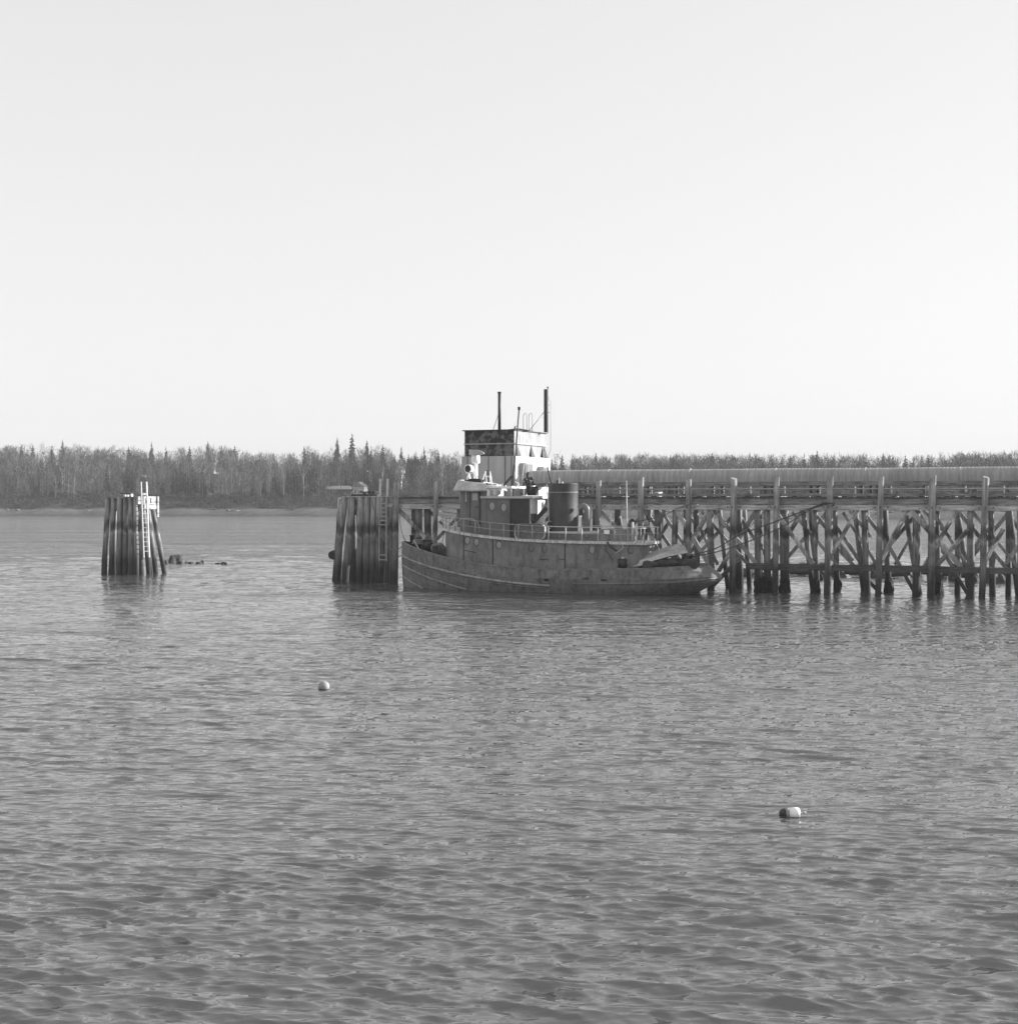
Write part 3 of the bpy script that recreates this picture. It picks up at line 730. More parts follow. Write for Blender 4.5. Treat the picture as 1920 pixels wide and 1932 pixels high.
# ------------------------------------------------------------------ dolphin at the pier head
ph = empty('pile_dolphin', PF.W((at_z(640, .0, 0)[0], 0, 0)), PF.ang, label='square pile cluster joined to the left end of the pier, with white ladder posts', cat='mooring dolphin')
HX = at_z(640, 0, 0)[0]
def H(u, t, z): x, _, _ = at_z(u, t, z); return (x-HX, t, z)
for i, (ut, ub, r_) in enumerate(((650,634,.26),(664,651,.26),(681,678,.25),(693,692,.27),(705,704,.25),(722,719,.22),(731,731,.22),(739,739,.22),(715,713,.2))):
    add_pile(ph, H(ub, .12, 0), H(ut, .3, ZD-.0), r_, 210+i)
add_pile(ph, H(627+6, 1.4, 0), H(644, 1.0, ZD-.1), .25, 225)
for i, u in enumerate((640, 660, 684, 706, 730)): add_pile(ph, H(u, 3.4, 0), H(u+2, 3.0, ZD-.2), .24, 230+i)
for i, u in enumerate((668, 700, 735)): add_pile(ph, H(u, 1.6, 0), H(u, 1.4, ZD-.2), .22, 240+i)
MB().box(H(652,0,0)[0], H(741,0,0)[0], .5, .68, ZD-1.0, ZD-.5).build('cap_beam', M['beam'], ph)
MB().box(H(652,0,0)[0], H(741,0,0)[0], .1, 3.5, ZD-.02, ZD+.05).build('deck', M['beaml'], ph)
MB().box(H(726,0,0)[0], H(741,0,0)[0], .0, .12, ZD-.75, ZD-.4).build('fender_block', M['beaml'], ph)
MB().box(H(655,0,0)[0], H(693,0,0)[0], .6, 2.2, ZD+.06, ZD+.2).build('mooring_plank', M['dark'], ph)
MB().box(H(668,0,0)[0], H(690,0,0)[0], .8, 2.0, ZD+.35, ZD+.41).build('mooring_plank', M['dark'], ph)
for u in (671, 680, 688): MB().box(H(u,0,0)[0]-.06, H(u,0,0)[0]+.06, 1.2, 1.5, ZD+.2, ZD+.35).build('block', M['dark'], ph)
MB().lathe([(.3,-.35),(.36,0),(.3,.35)], H(630, .6, 1.95), 'y', 14).build('hanging_tyre', M['black'], ph)
lad = empty('ladder', PF.W((at_z(722.5, -.16, 0)[0], -.16, 1.9)), PF.ang, label='weathered ladder with tall white posts on the pier-head pile cluster', cat='ladder')
for dx_, m_, top in ((-.30, M['railgrey'], ZD-.0), (.30, M['railgrey'], ZD-.0)):
    MB().bar((dx_+.0, 0, -.3), (dx_, 0, top-1.9), .08, .1, (0,1,0)).build('ladder_rail', m_, lad)
for dx_ in (-.26, .34): MB().bar((dx_, .02, ZD-1.9+.01), (dx_+.03, .02, 7.65-1.9), .15, .1, (0,1,0)).build('ladder_post', M['rail'], lad)
for i in range(6): MB().bar((-.3, -.05, ZD-2.4-i*.31+.0), (.3, -.05, ZD-2.4-i*.31), .05, .09).build('rung', M['railgrey'], lad)
for i in range(2): MB().bar((-.3, -.05, .0+i*.35-.2), (.3, -.05, .0+i*.35-.2), .05, .08).build('rung', M['railgrey'], lad)

# ------------------------------------------------------------------ tower on the pier
NB = .8
xa = at_z(876, NB, 0)[0]; xb = at_z(969.5, NB, 0)[0]
tw = empty('conveyor_tower', PF.W((xa, NB, ZD)), PF.ang, label='boxy conveyor tower with peeling dark upper panels and bright white side', cat='tower')
W_, L_ = xb-xa, 6.3
zB, zM, zT = 9.25-ZD, 10.12-ZD, 11.08-ZD
e_ = .22
mb = MB(); mb.cur = 0
def slab4(mb, x0, x1, y0, y1, z0, z1, mf, mr, mt=None):
    b = [(x0,y0,z0),(x1,y0,z0),(x1,y1,z0),(x0,y1,z0),(x0,y0,z1),(x1,y0,z1),(x1,y1,z1),(x0,y1,z1)]
    for f_, m_ in (((0,1,5,4), mf), ((1,2,6,5), mr), ((2,3,7,6), mf), ((3,0,4,7), mf), ((4,5,6,7), mt or mf), ((0,3,2,1), mf)):
        mb.cur = m_; mb.add([b[i] for i in f_], [(0,1,2,3)])
slab4(mb, -e_, W_+.12, -e_*.0, L_+.6, -.3, zB, 0, 1); mb.build('lower_wall', [M['panel'], M['whitep']], tw)
mb = MB(); slab4(mb, 0, W_, .04, L_, zB+.004, zM-.02, 0, 1); mb.build('middle_wall', [M['peel'], M['twhite']], tw)
mb = MB(); slab4(mb, 0, W_, .04, L_, zM+.06, zT, 0, 1); mb.build('upper_wall', [M['peel'], M['twhite']], tw)
MB().box(-.03, W_+.1, -.06, L_+.1, zM-.02, zM+.06).build('ledge', M['railgrey'], tw)
MB().box(-.12, W_+.08, -.12, L_+.12, zT, zT+.07).build('roof', M['dark'], tw)
for y in (.55, 3.3, 5.6, 6.0):   # gussets on the white side
    MB().add([(W_+.004,y-.05,zM-.03),(W_+.004,y+.05,zM-.03),(W_+.18,y-.35,zB+.01),(W_+.18,y+.35,zB+.01),(W_+.005,y-.35,zB+.01),(W_+.005,y+.35,zB+.01)],[(0,1,3,2),(0,2,4),(1,5,3),(4,2,3,5),(0,4,5,1)]).build('gusset', M['dark'], tw)
for x in (.25, 1.9, 3.2, W_-.2): MB().box(x-.02, x+.02, -.03, -.002, -.3, zB-.02).build('panel_joint', M['dark'], tw)
MB().box(1.72, 1.99, -.05, -.005, 1.5, 1.9).build('vent_grille', M['coverd'], tw)
for (y0, y1, z0, z1) in ((.75, 2.2, .3, 2.45), (4.3, 5.3, .7, 2.25)):
    c_ = MB().box(W_+.125, W_+.62, y0, y1, z0, z1).build('cabinet', M['railgrey'], tw)
    MB().box(W_+.622, W_+.65, y0+.1, y1-.1, z0+.1, z1-.1).build('cabinet_door', M['coverd'], c_)
MB().box(W_+.125, W_+.16, -.0, 6.9, -.3, .35).build('base_panel', M['panel'], tw)
# chute end joining the conveyor
sx0 = at_z(941, NB+.6, 0)[0]-xa; sx1 = at_z(1029, NB+5, 0)[0]-xa
st = MB().tube([(sx0, .7, zT+.07), (sx0, .7, 7.58)], .11, 12); st.tube([(sx0, .7, 7.5), (sx0, .7, 7.6)], .14, 12)
st_o = st.build('stack', M['dark'], tw)
def twz(v, y):
    Y = PF.W((xa+2, NB+y, 0)).y; return EYE-(v-HZ)/FP*Y-ZD
a = at_z(1029, NB+5.2, 0)[0]-xa
MB().tube([(a, 5.2, zT+.07), (a, 5.2, twz(736, 5.2))], .13, 12).build('stack', M['dark'], tw)
MB().tube([(sx0-.02, .7, twz(777, .7)), (sx0-.9, 1.6, zT+.07)], .022, 5).build('stay', M['cable'], tw)
MB().tube([(a, 5.2, twz(775, 5.2)), (a-.9, 4.0, zT+.07)], .025, 5).build('stay', M['cable'], tw)
mb = MB(); mb.tube([(a+.18, 5.2, zT), (a+.18, 5.2, twz(733, 5.2))], .03, 6); mb.lathe([(.02,-.08),(.09,-.03),(.09,.04),(.02,.09)], (a+.18, 5.2, twz(733, 5.2)), 'z', 10); mb.build('lamp_pole', M['cable'], tw)
b_ = at_z(1038.5, NB+5.6, 0)[0]-xa
mb = MB(); mb.tube([(a+.2, 5.3, twz(750, 5.3)), (b_-.15, 5.5, twz(754, 5.5)), (b_, 5.6, twz(760, 5.6)), (b_, 5.6, twz(850, 5.6)), (b_-.15, 5.6, twz(858, 5.6)), (b_-.3, 5.6, twz(880, 5.6))], .018, 5)
for v in (765, 779): mb.tube([(a+.2, 5.3, twz(v+.5, 5.3)), (b_, 5.6, twz(v, 5.6))], .025, 5)
mb.build('conduit', M['cable'], tw)
for u, y in ((990, 3.0), (1000.5, 3.4)):
    q = at_z(u-3, NB+y, 0)[0]-xa; q2 = at_z(u+3.5, NB+y, 0)[0]-xa; zt = twz(782, y); pts = [(q, y, zT+.07), (q, y, zt-.15)]
    for j in range(7):
        an = math.pi*(1-j/6); pts.append(((q+q2)/2+math.cos(an)*(q2-q)/2, y, zt-.15+math.sin(an)*.2))
    pts.append((q2, y, zT+.07))
    MB().tube(pts, .02, 5).tube([(q, y, zT+.15), (q2, y, zT+.15)], .02, 5).build('hatch_rail', M['cable'], tw)
MB().lathe([(.9,0),(.9,.05),(.2,.16)], (at_z(975, NB+2, 0)[0]-xa, 2, zT+.07), 'z', 20).build('roof_cowl', M['dark'], tw)
# small machine parts between the tower and the conveyor
cm = MB(); cm.lathe([(.2,-.3),(.2,.3)], (at_z(1004, 1.9, 0)[0], 1.9, ZD+1.0), 'y', 14); cm.box(at_z(996,1.9,0)[0], at_z(1012,1.9,0)[0], 1.7, 2.3, ZD+.1, ZD+.75); cm.build('drive_motor', M['dark'], cv)

# ------------------------------------------------------------------ tug
tug = empty('tugboat', TF.A, TF.ang, label='old grey steel tugboat with dark funnel moored along the pier', cat='boat')
LEN = 22.6
def sheer(x): return interp(x, [(0,3.22),(.7,2.98),(2,2.66),(4,2.22),(6,1.90),(8,1.70),(10,1.60),(12,1.54),(15,1.58),(18,1.68),(20,1.80),(22.6,1.98)])
def sheer_s(x): return (sheer(x-.6)+2*sheer(x)+sheer(x+.6))/4
LV = [  # f, x0, x1, B, bow exponent, stern round start
 (-.45, .5, 18.5, 2.0, 1.0, .55), (0, .12, 20.9, 2.4, 1.15, .66), (.28, .05, 21.9, 2.62, 1.5, .74), (.5, .03, 22.6, 2.7, 1.8, .81), (.62, .0, 22.62, 2.72, 2.0, .82), (1.0, .02, 21.75, 2.68, 2.5, .82)]
def lvl(f):
    fs_ = [l[0] for l in LV]
    return [float(np.interp(f, fs_, [l[i] for l in LV])) for i in range(1, 6)]
def hull(t, f):
    x0_, x1_, B, be, ss = lvl(f); x = x0_+(x1_-x0_)*t
    bow = 1-(1-min(t/.42, 1))**be if be > 1 else min(t/.42, 1)
    bow = (1-(1-min(t/.40, 1))**2)**(1/ (be**.55))
    st_ = 1.0 if t < ss else max(0, 1-((t-ss)/(1-ss))**2.6)**.5
    y = B*bow*st_; z = f*sheer_s(x) if f >= 0 else f*1.8
    return (x, y, z)
ts = sorted(set([round(v, 5) for v in list((np.linspace(0, 1, 22)**2)*.3)+list(np.linspace(.3, .84, 26))+list(.84+.16*(1-(1-np.linspace(0, 1, 14))**2))]))
fl = [-.45, -.2, 0, .14, .28, .4, .5, .62, .72, .86, 1.0]
def hull_mesh(f_list, nm, mat):
    mb = MB(); vs = []; nf = len(f_list)
    for t in ts:
        for s_ in (-1, 1):
            for f_ in f_list:
                x, y, z = hull(t, f_); vs.append((x, s_*max(y, .05 if t > .001 and t < .999 else .05), z))
    fs = []; S2 = 2*nf
    for i in range(len(ts)-1):
        for side in (0, 1):
            for j in range(nf-1):
                a = i*S2+side*nf+j; fs.append((a, a+1, a+S2+1, a+S2))
    for i in (0, len(ts)-1):
        for j in range(nf-1):
            a = i*S2+j; fs.append((a, a+1, a+nf+1, a+nf))
    mb.add(vs, fs, True); return mb.build(nm, mat, tug)
hull_o = hull_mesh([-.45,-.2,0,.14,.28,.4,.5,.62], 'hull', M['hull'])
hull_mesh([.62,.72,.86,1.0], 'bulwark', M['hullb'])
# bulwark cap: a strip along the top
mb = MB()
for s_ in (-1, 1):
    pts = []
    for t in ts: x, y, z = hull(t, 1.0); pts.append((x, s_*(y-.05), z+.02))
    mb.tube(pts, .055, 6)
mb.build('bulwark_cap', M['hull'], tug)
# deck
mb = MB(); vs = []; fs = []
for i, t in enumerate(ts):
    x, y, z = hull(t, .66); vs += [(x, -max(y-.02, 0), z), (x, max(y-.02, 0), z)]
    if i: fs.append((2*i-2, 2*i-1, 2*i+1, 2*i))
mb.add(vs, fs); mb.build('main_deck', M['dark'], tug)
def guard(zfun, x_a, x_b, r_, nm='guard_rail', mat=None, dz=0):
    mb = MB()
    for s_ in (-1, 1):
        pts = []
        for t in ts:
            xx = t*LEN
            if xx < x_a or xx > x_b: continue
            lo, hi = -.2, 1.0; zt = zfun(xx)
            for _ in range(24):
                m_ = (lo+hi)/2
                if hull(t, m_)[2] < zt: lo = m_
                else: hi = m_
            x, y, z = hull(t, lo); pts.append((x-.02, s_*(y+.02), z))
        if len(pts) > 1: mb.tube(pts, r_, 8)
    return mb.build(nm, mat or M['guard'], tug)
guard(lambda x: interp(x, [(0,2.22),(1,1.95),(3,1.50),(5,1.15),(7,.86),(9,.66),(11,.52),(13,.45)]), 0, 12.2, .085)
guard(lambda x: interp(x, [(0,2.05),(1,1.78),(3,1.33),(5,.98),(7,.70),(9,.5),(11,.36),(13,.3)]), 0, 12.2, .05, 'guard_rail', M['hull'])
guard(lambda x: interp(x, [(0,1.55),(1,1.25),(3,.70),(5,.28),(6.5,0),(8,-.2)]), 0, 6.6, .06)
guard(lambda x: interp(x, [(0,.75),(1,.35),(2,.02),(3,-.3)]), 0, 2.3, .055)
guard(lambda x: interp(x, [(13,.62),(17,.72),(20,.86),(22.6,1.12)]), 13.4, 22.7, .05, 'guard_rail', M['hull'])
for t_ in (.09, .17, .27, .38, .5, .62, .74, .83):
    for s_ in (-1, 1): MB().tube([(hull(t_, f_)[0], s_*(hull(t_, f_)[1]+.002), hull(t_, f_)[2]) for f_ in (.02, .14, .28, .4, .5, .62, .8, .97)], .014, 5).build('plate_seam', M['hull'], tug)
# rust runs under the ports are in the paint; stem bar
MB().tube([(hull(0, f_)[0]-.02, 0, hull(0, f_)[2]) for f_ in (-.2, 0, .3, .6, .8, 1.0)], .09, 8).build('stem_bar', M['hull'], tug)
# freeing ports and scuppers
for u, v, wd, hg in ((1105,1091.5,.35,.09),(1139,1094.5,.38,.13),(1105-63,1085,0,0),(1104.7-.1,1094.2,.0,0),(1030.5,1094,.3,.16)):
    if wd == 0: continue
    x, y, z = T(u, v, -2.7); yy = -hull(x/LEN, z/sheer_s(x))[1]
    MB().box(x-wd/2, x+wd/2, yy-.03, yy+.1, z-hg/2, z+hg/2).build('freeing_port', M['black'], tug)

# plan outlines
def outline(x0_, x1_, B, nose, r_end, n=14, e=2.2):
    """rounded-nose plan from bow tip round to the stern, near side; returns points with y>=0"""
    pts = []
    for i in range(n+1):
        a_ = math.pi/2*i/n; pts.append((x0_+nose*(1-math.cos(a_)**(2/e)), B*math.sin(a_)**(2/e)))
    m_ = 12
    for i in range(1, m_): pts.append((x0_+nose+(x1_-r_end-x0_-nose)*i/m_, B))
    for i in range(n//2+1):
        a_ = math.pi/2*i/(n//2); pts.append((x1_-r_end+r_end*math.sin(a_), B-r_end+r_end*math.cos(a_)))
    return pts
def wall_from(ol, zb, zt, name, mat, parent, cap=True, smooth=True, lean=0):
    mb = MB(); full = [(x, -y) for x, y in ol]+[(x, y) for x, y in reversed(ol)]
    n = len(full); vs = []
    for x, y in full: vs.append((x, y, zb(x)))
    for x, y in full: vs.append((x, y, zt(x)))
    fs = [(i, (i+1) % n, n+(i+1) % n, n+i) for i in range(n)]; mb.add(vs, fs, False)
    if cap: mb.add(vs[n:], [tuple(range(n))])
    return mb.build(name, mat, parent)
def zh(x): return interp(x, [(2.5,4.42),(3.2,4.28),(4,4.10),(5,3.93),(6,3.80),(7,3.69),(8,3.60),(9,3.53),(10,3.47),(12,3.41),(14,3.38),(16,3.37),(19,3.33)])
xe = T(1213, 1040, -1.7)[0]
ol = outline(3.45, xe, 2.02, 2.6, .35)
dh = wall_from(ol, lambda x: sheer_s(x)*.66-.02, lambda x: zh(x)-.12, 'deckhouse', M['house'], tug, True)
# upper deck plate, pointed forward
old = outline(2.75, xe+.25, 2.18, 3.6, .5, 14, 1.9)
mb = MB(); full = [(x, -y) for x, y in old]+[(x, y) for x, y in reversed(old)]; n = len(full)
vs = [(x, y, zh(x)-.13) for x, y in full]+[(x, y, zh(x)+.03) for x, y in full]
mb.add(vs, [(i, (i+1) % n, n+(i+1) % n, n+i) for i in range(n)])
for s_ in (0, 1):   # top and bottom strips across
    m_ = n//2
    for i in range(m_-1): mb.add([vs[s_*n+i], vs[s_*n+i+1], vs[s_*n+n-2-i], vs[s_*n+n-1-i]], [(0,1,2,3)])
mb.build('upper_deck', M['whited'], tug)
def side_y(x, off=0):
    xs_ = [p[0] for p in ol]; ys_ = [p[1] for p in ol]
    return float(np.interp(x, xs_[:-8], ys_[:-8]))+off
def surf(u, v, fy):
    y = -2.0
    for _ in range(12):
        x, _, z = T(u, v, y); y = -fy(x)
    return x, y, z
def disc(parent, x, y, z, ang, rx, rz, mat, name='porthole'):
    """oval plate facing outwards (ang = yaw of the wall)"""
    ca, sa = math.cos(ang), math.sin(ang); n = 18; vs = []
    for dpt, sc_ in ((-.03, 1.12), (.05, 1.12), (.065, 1.0)):
        for i in range(n):
            a_ = 2*math.pi*i/n; lx = rx*sc_*math.cos(a_); vs.append((x+lx*ca+dpt*sa, y+lx*sa-dpt*ca, z+rz*sc_*math.sin(a_)))
    fs = [(k_*n+i, k_*n+(i+1) % n, (k_+1)*n+(i+1) % n, (k_+1)*n+i) for k_ in (0, 1) for i in range(n)]+[tuple(2*n+i for i in range(n))]
    mb = MB(); mb.add(vs, fs); o = mb.build(name, mat, parent)
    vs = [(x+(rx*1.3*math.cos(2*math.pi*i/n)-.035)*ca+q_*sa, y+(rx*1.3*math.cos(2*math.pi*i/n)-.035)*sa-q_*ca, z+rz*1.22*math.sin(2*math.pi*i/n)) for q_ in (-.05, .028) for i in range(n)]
    MB().add(vs, [(i, (i+1) % n, n+(i+1) % n, n+i) for i in range(n)]+[tuple(n+i for i in range(n))]).build('porthole_shadow', M['dark'], o)  # dark oval set off to the left, drawn as the cover's shadow
    return o
def wyaw(x, fy): return math.atan2(-(fy(x+.1)-fy(x-.1)), .2)
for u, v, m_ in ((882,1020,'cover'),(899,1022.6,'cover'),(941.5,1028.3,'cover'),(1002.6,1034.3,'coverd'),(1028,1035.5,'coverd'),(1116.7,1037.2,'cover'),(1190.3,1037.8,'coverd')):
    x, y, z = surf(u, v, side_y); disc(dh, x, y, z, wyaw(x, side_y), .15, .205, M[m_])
for u in (874.5, 929.5, 1065.5):   # welded seams
    x, y, z = surf(u, 1040, side_y); zt = zh(x)-.16
    MB().bar((x, y-.012, sheer_s(x)*.8), (x, y-.012, zt), .06, .035, (0,1,0)).build('plate_seam', M['dark'], dh)
for u in (1142, 1085, 1175): 
    x, y, z = surf(u, 1040, side_y); MB().bar((x, y-.006, sheer_s(x)*.8), (x, y-.006, zh(x)-.16), .035, .02, (0,1,0)).build('plate_seam', M['house'], dh)
for (ua, va, ub, vb) in ((877,1038,897,1042.5),(1018,1056,1034,1055),(1055,1055,1065,1055),(1144,1039.7,1156,1057),):
    xa_, ya_, za_ = surf(ua, va, side_y); xb_, yb_, zb_ = surf(ub, vb, side_y); MB().tube([(xa_, ya_-.02, za_), (xb_, yb_-.02, zb_)], .022, 6).build('grab_rail', M['dark'], dh)
pts = [T(u, v, -2.3) for u, v in ((1174,1029),(1176,1033),(1172,1038),(1166,1041),(1160,1045))]
MB().tube(pts, .045, 8).build('davit_arm', M['railgrey'], dh)
pts = [T(u, v, -2.25) for u, v in ((1145,1022),(1150,1030),(1158,1036),(1164,1040))]
MB().tube(pts, .05, 8).build('davit_arm', M['dark'], dh)

# boat deck: wheelhouse and cabin
WB = 1.55
w0 = T(865.5, 960, -.8)[0]; w1 = T(918, 930, -WB)[0]; c1 = T(999, 970, -WB)[0]
zW = 6.88; zC = 6.22
def whole(x0_, x1_, zt, nm, mat, nose, B=WB):
    o_ = outline(x0_, x1_, B, nose, .04, 10, 2.6); return wall_from(o_, lambda x: zh(x)-.02, lambda x: zt, nm, mat, tug)
wh = whole(w0, w1, zW, 'wheelhouse', M['cabin'], 1.2)
olw = outline(w0, w1, WB, 1.2, .04, 10, 2.6)
def wy(x): return float(np.interp(x, [p[0] for p in olw[:22]], [p[1] for p in olw[:22]]))
# aft wall of the wheelhouse, white, with dark windows
aw = MB().box(w1+.004, w1+.03, -WB+.02, WB-.02, zC+.14, zW-.02).build('aft_wall', M['whitep'], wh)
for y0_, y1_ in ((-.95, -.55), (.45, .95)): 
    f_ = MB().box(w1+.03, w1+.06, y0_-.08, y1_+.08, zC+.22, zW-.12).build('window', M['trim'], aw); MB().box(w1+.061, w1+.07, y0_, y1_, zC+.28, zW-.16).build('pane', M['glass'], f_)
cab = MB().box(w1+.01-.5, c1, -WB+.03, WB-.03, 3.2, zC-.01).build('cabin', M['cabin'], tug)
MB().box(c1+.004, c1+.03, -WB+.08, WB-.08, 3.4, zC-.03).build('aft_wall', M['whitep'], cab)
MB().box(c1+.03, c1+.3, -WB+.1, -WB+.55, 4.7, 5.2).build('vent_box', M['dark'], cab)
xr0 = T(907, 940, -WB)[0]; xr1 = T(1006, 945, -WB)[0]
# cabin roof slab: side strip pale, aft edge whiter, the sunlight on it put into its colour
mb = MB(); mb.box(xr0, xr1, -WB-.1, WB+.1, zC, zC+.16); mb.build('cabin_roof', M['trim'], cab)
MB().box(xr1+.004, xr1+.04, -WB-.1, WB+.1, zC, zC+.16).build('roof_edge', M['whitep'], cab)
xd0 = T(963, 970, -WB)[0]; MB().box(xd0, c1-.06, -WB+.022, -WB+.05, 3.5, zC-.05).build('recess_door', M['dark'], cab)
MB().box(xd0-.05, xd0, -WB-.03, -WB+.05, 3.5, zC-.05).build('door_frame', M['dark'], cab)
for u, v in ((993.5+.0-.0, 0),):
    pass
for cx_, cy_ in ((718, 548), (955, 575)):      # crop of the cabin
    u = (1200+cx_*250/1920)*.7174; v = (1260+cy_*250/1920)*.7174
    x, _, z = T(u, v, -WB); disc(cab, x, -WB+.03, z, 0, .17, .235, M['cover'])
# wheelhouse roof (visor + canopy)
rx1 = T(966, 920, -1.3)[0]
rf = MB().box(w0+1.0, rx1, -1.35, 1.35, zW+.02, zW+.17).build('roof', M['whitep'], wh)
MB().tube([(rx1-.1, -1.2, zC+.16), (rx1-.1, -1.2, zW+.02)], .03, 6).build('canopy_post', M['rail'], wh)
MB().tube([(rx1-.1, 1.2, zC+.16), (rx1-.1, 1.2, zW+.02)], .03, 6).build('canopy_post', M['rail'], wh)
# brow: band leaning outwards round the front
mb = MB(); olb = outline(w0, w0+2.9, WB, 1.2, .04, 10, 2.6)[:19]; vs = []; fs = []
full = [(x, y) for x, y in reversed(olb)]+[(x, -y) for x, y in olb[1:]]
cxm = w0+1.6
for x, y in full:
    d_ = Vector((x-cxm, y, 0)).normalized() if True else 0
    zt_v = zW+.36+.26*(1-min(1, (x-w0)/2.1))
    for off, z in ((.02, zW-.05), (.42, zW-.18), (.46, zW-.08), (.12, zt_v-.02), (.0, zt_v)): vs.append((x+d_.x*off, y+d_.y*off, z))
for i in range(len(full)-1):
    for j in range(5): fs.append((i*5+j, i*5+(j+1) % 5, (i+1)*5+(j+1) % 5, (i+1)*5+j))
fs.append((0,1,2,3,4)); k_ = (len(full)-1)*5; fs.append((k_,k_+1,k_+2,k_+3,k_+4))
mb.add(vs, fs); br_ = mb.build('visor', M['trim'], wh)
vs = [(x, y, zW+.35+.26*(1-min(1, (x-w0)/2.1))) for x, y in full]; MB().add(vs, [tuple(range(len(full)))]).build('visor_top', M['whitep'], wh)
# front window band and door
def wallpatch(u0_, u1_, v0_, v1_, fy, mat, nm, parent, dpt=.03):
    a_ = surf(u0_, v0_, fy); b_ = surf(u1_, v0_, fy); z0_ = surf((u0_+u1_)/2, v1_, fy)[2]; z1_ = surf((u0_+u1_)/2, v0_, fy)[2]
    p0 = Vector((a_[0], a_[1], 0)); p1 = Vector((b_[0], b_[1], 0)); d_ = (p1-p0).normalized(); nn = Vector((d_.y, -d_.x, 0))
    vs = []
    for z in (z0_, z1_):
        for q in (p0-nn*.05, p1-nn*.05, p1+nn*dpt, p0+nn*dpt): vs.append((q.x, q.y, z))
    return MB().add(vs, [(0,1,2,3),(4,5,6,7),(0,1,5,4),(1,2,6,5),(2,3,7,6),(3,0,4,7)]).build(nm, mat, parent)
wallpatch(867.3, 880, 924, 946.5, wy, M['trim'], 'window', wh, .05)
dr = wallpatch(888, 903.5, 925, 992, wy, M['cabin'], 'door', wh, .035)
wallpatch(891, 901.5, 930.5, 944, wy, M['pglass'], 'pane', dr, .05)
wallpatch(898, 902, 955, 957, wy, M['dark'], 'handle', dr, .08)
wallpatch(904.5, 906.5, 926, 990, wy, M['dark'], 'door_frame', wh, .05)
wallpatch(886.3, 887.7, 926, 992, wy, M['dark'], 'door_frame', wh, .04)

# searchlight and radar on the roof
zR = zW+.42
sl = T(885.5, 905, -.9); slx, sly = sl[0], sl[1]
s1 = MB().lathe([(.19,0),(.13,.35),(.07,.62)], (slx-.05, sly, zR), 'z', 16).build('searchlight', M['whitep'], wh)
dirv = Vector((-.22, -.97, -.05)).normalized()
dr_ = MB(); c_ = Vector((slx+.0, sly, zR+.95)); dr_.tube([c_-dirv*.22, c_-dirv*.15, c_+dirv*.16, c_+dirv*.2], [.12,.25,.29,.30], 20)
dr_.build('lamp_drum', M['whitep'], s1)
MB().tube([c_+dirv*.2, c_+dirv*.215], .235, 20).build('lens', M['dark'], s1)
MB().tube([c_+Vector((dirv.y,-dirv.x,0))*.32, c_+Vector((dirv.y,-dirv.x,0))*.28-Vector((0,0,.3)), c_-Vector((0,0,.42)), c_-Vector((dirv.y,-dirv.x,0))*.28-Vector((0,0,.3)), c_-Vector((dirv.y,-dirv.x,0))*.32], .03, 6).build('yoke', M['whitep'], s1)
rx, ry = T(897, 900, -.4)[0], -.4
def rz_(v): return T(897, v, -.4)[2]
rd = MB().lathe([(.20,0),(.15,.15),(.14,rz_(874)-zR)], (rx, ry, zR), 'z', 16).build('radar', M['whitep'], wh)
MB().lathe([(.14, rz_(876)),(.31,rz_(873)),(.32,rz_(865)),(.29,rz_(864)),(.28,rz_(859))], (rx, ry, 0), 'z', 18).build('radar_housing', M['whitep'], rd)
mb = MB(); vs = []; 
for i in range(13):   # curved scanner reflector
    a_ = -1+2*i/12; hgt = .31*(1-.78*max(0, a_)**2) ; x_ = rx+.12+a_*.55; y_ = ry-.12-.18*(1-a_*a_); z_ = rz_(855)-.03*a_
    vs += [(x_, y_, z_-hgt*.55), (x_, y_-.04, z_+hgt*.75), (x_, y_+.06, z_+hgt*.75), (x_, y_+.05, z_-hgt*.55)]
fs = []
for i in range(12):
    for j in range(4): fs.append((i*4+j, i*4+(j+1) % 4, (i+1)*4+(j+1) % 4, (i+1)*4+j))
fs += [(0,1,2,3), (48,49,50,51)]
mb.add(vs, fs, False); mb.build('radar_scanner', M['trim'], rd)
x_ = T(886, 905, -1.0); MB().box(x_[0]-.25, x_[0]+1.0, -1.35, -.95, zR-.02, zR+.18).box(x_[0]+.05, x_[0]+.8, -1.3, -1.0, zR+.18, zR+.26).build('name_board', M['black'], wh)
mb = MB(); x_ = T(918, 900, -.2)[0]
zt_ = T(914, 889, -.2)[2]
for dx_, tx in ((-.28, -.05), (.0, .02), (.02, .02), (.28, .24)):
    pass
for a_, b_ in (((-.42, -.2), (-.1, -.2)), ((.08, -.35), (-.06, -.25)), ((.08, .3), (.12, .1)), ((.40, -.1), (.2, -.1))):
    mb.tube([(x_+a_[0], a_[1], zW+.17), (x_+b_[0], b_[1], zt_)], .03, 6)
mb.tube([(x_-.05, -.2, zt_-.35), (x_+.3, -.1, zt_-.35)], .03, 6); mb.build('lamp_frame', M['whitep'], wh)
MB().box(x_-.6, x_+1.0, -.9, .9, zW+.171, zW+.27).build('roof_hatch', M['whitep'], wh)
MB().box(w1-.2, w1+.0, -1.37, -1.36, zW+.3, zW+.38).build('hatch_slot', M['dark'], wh)

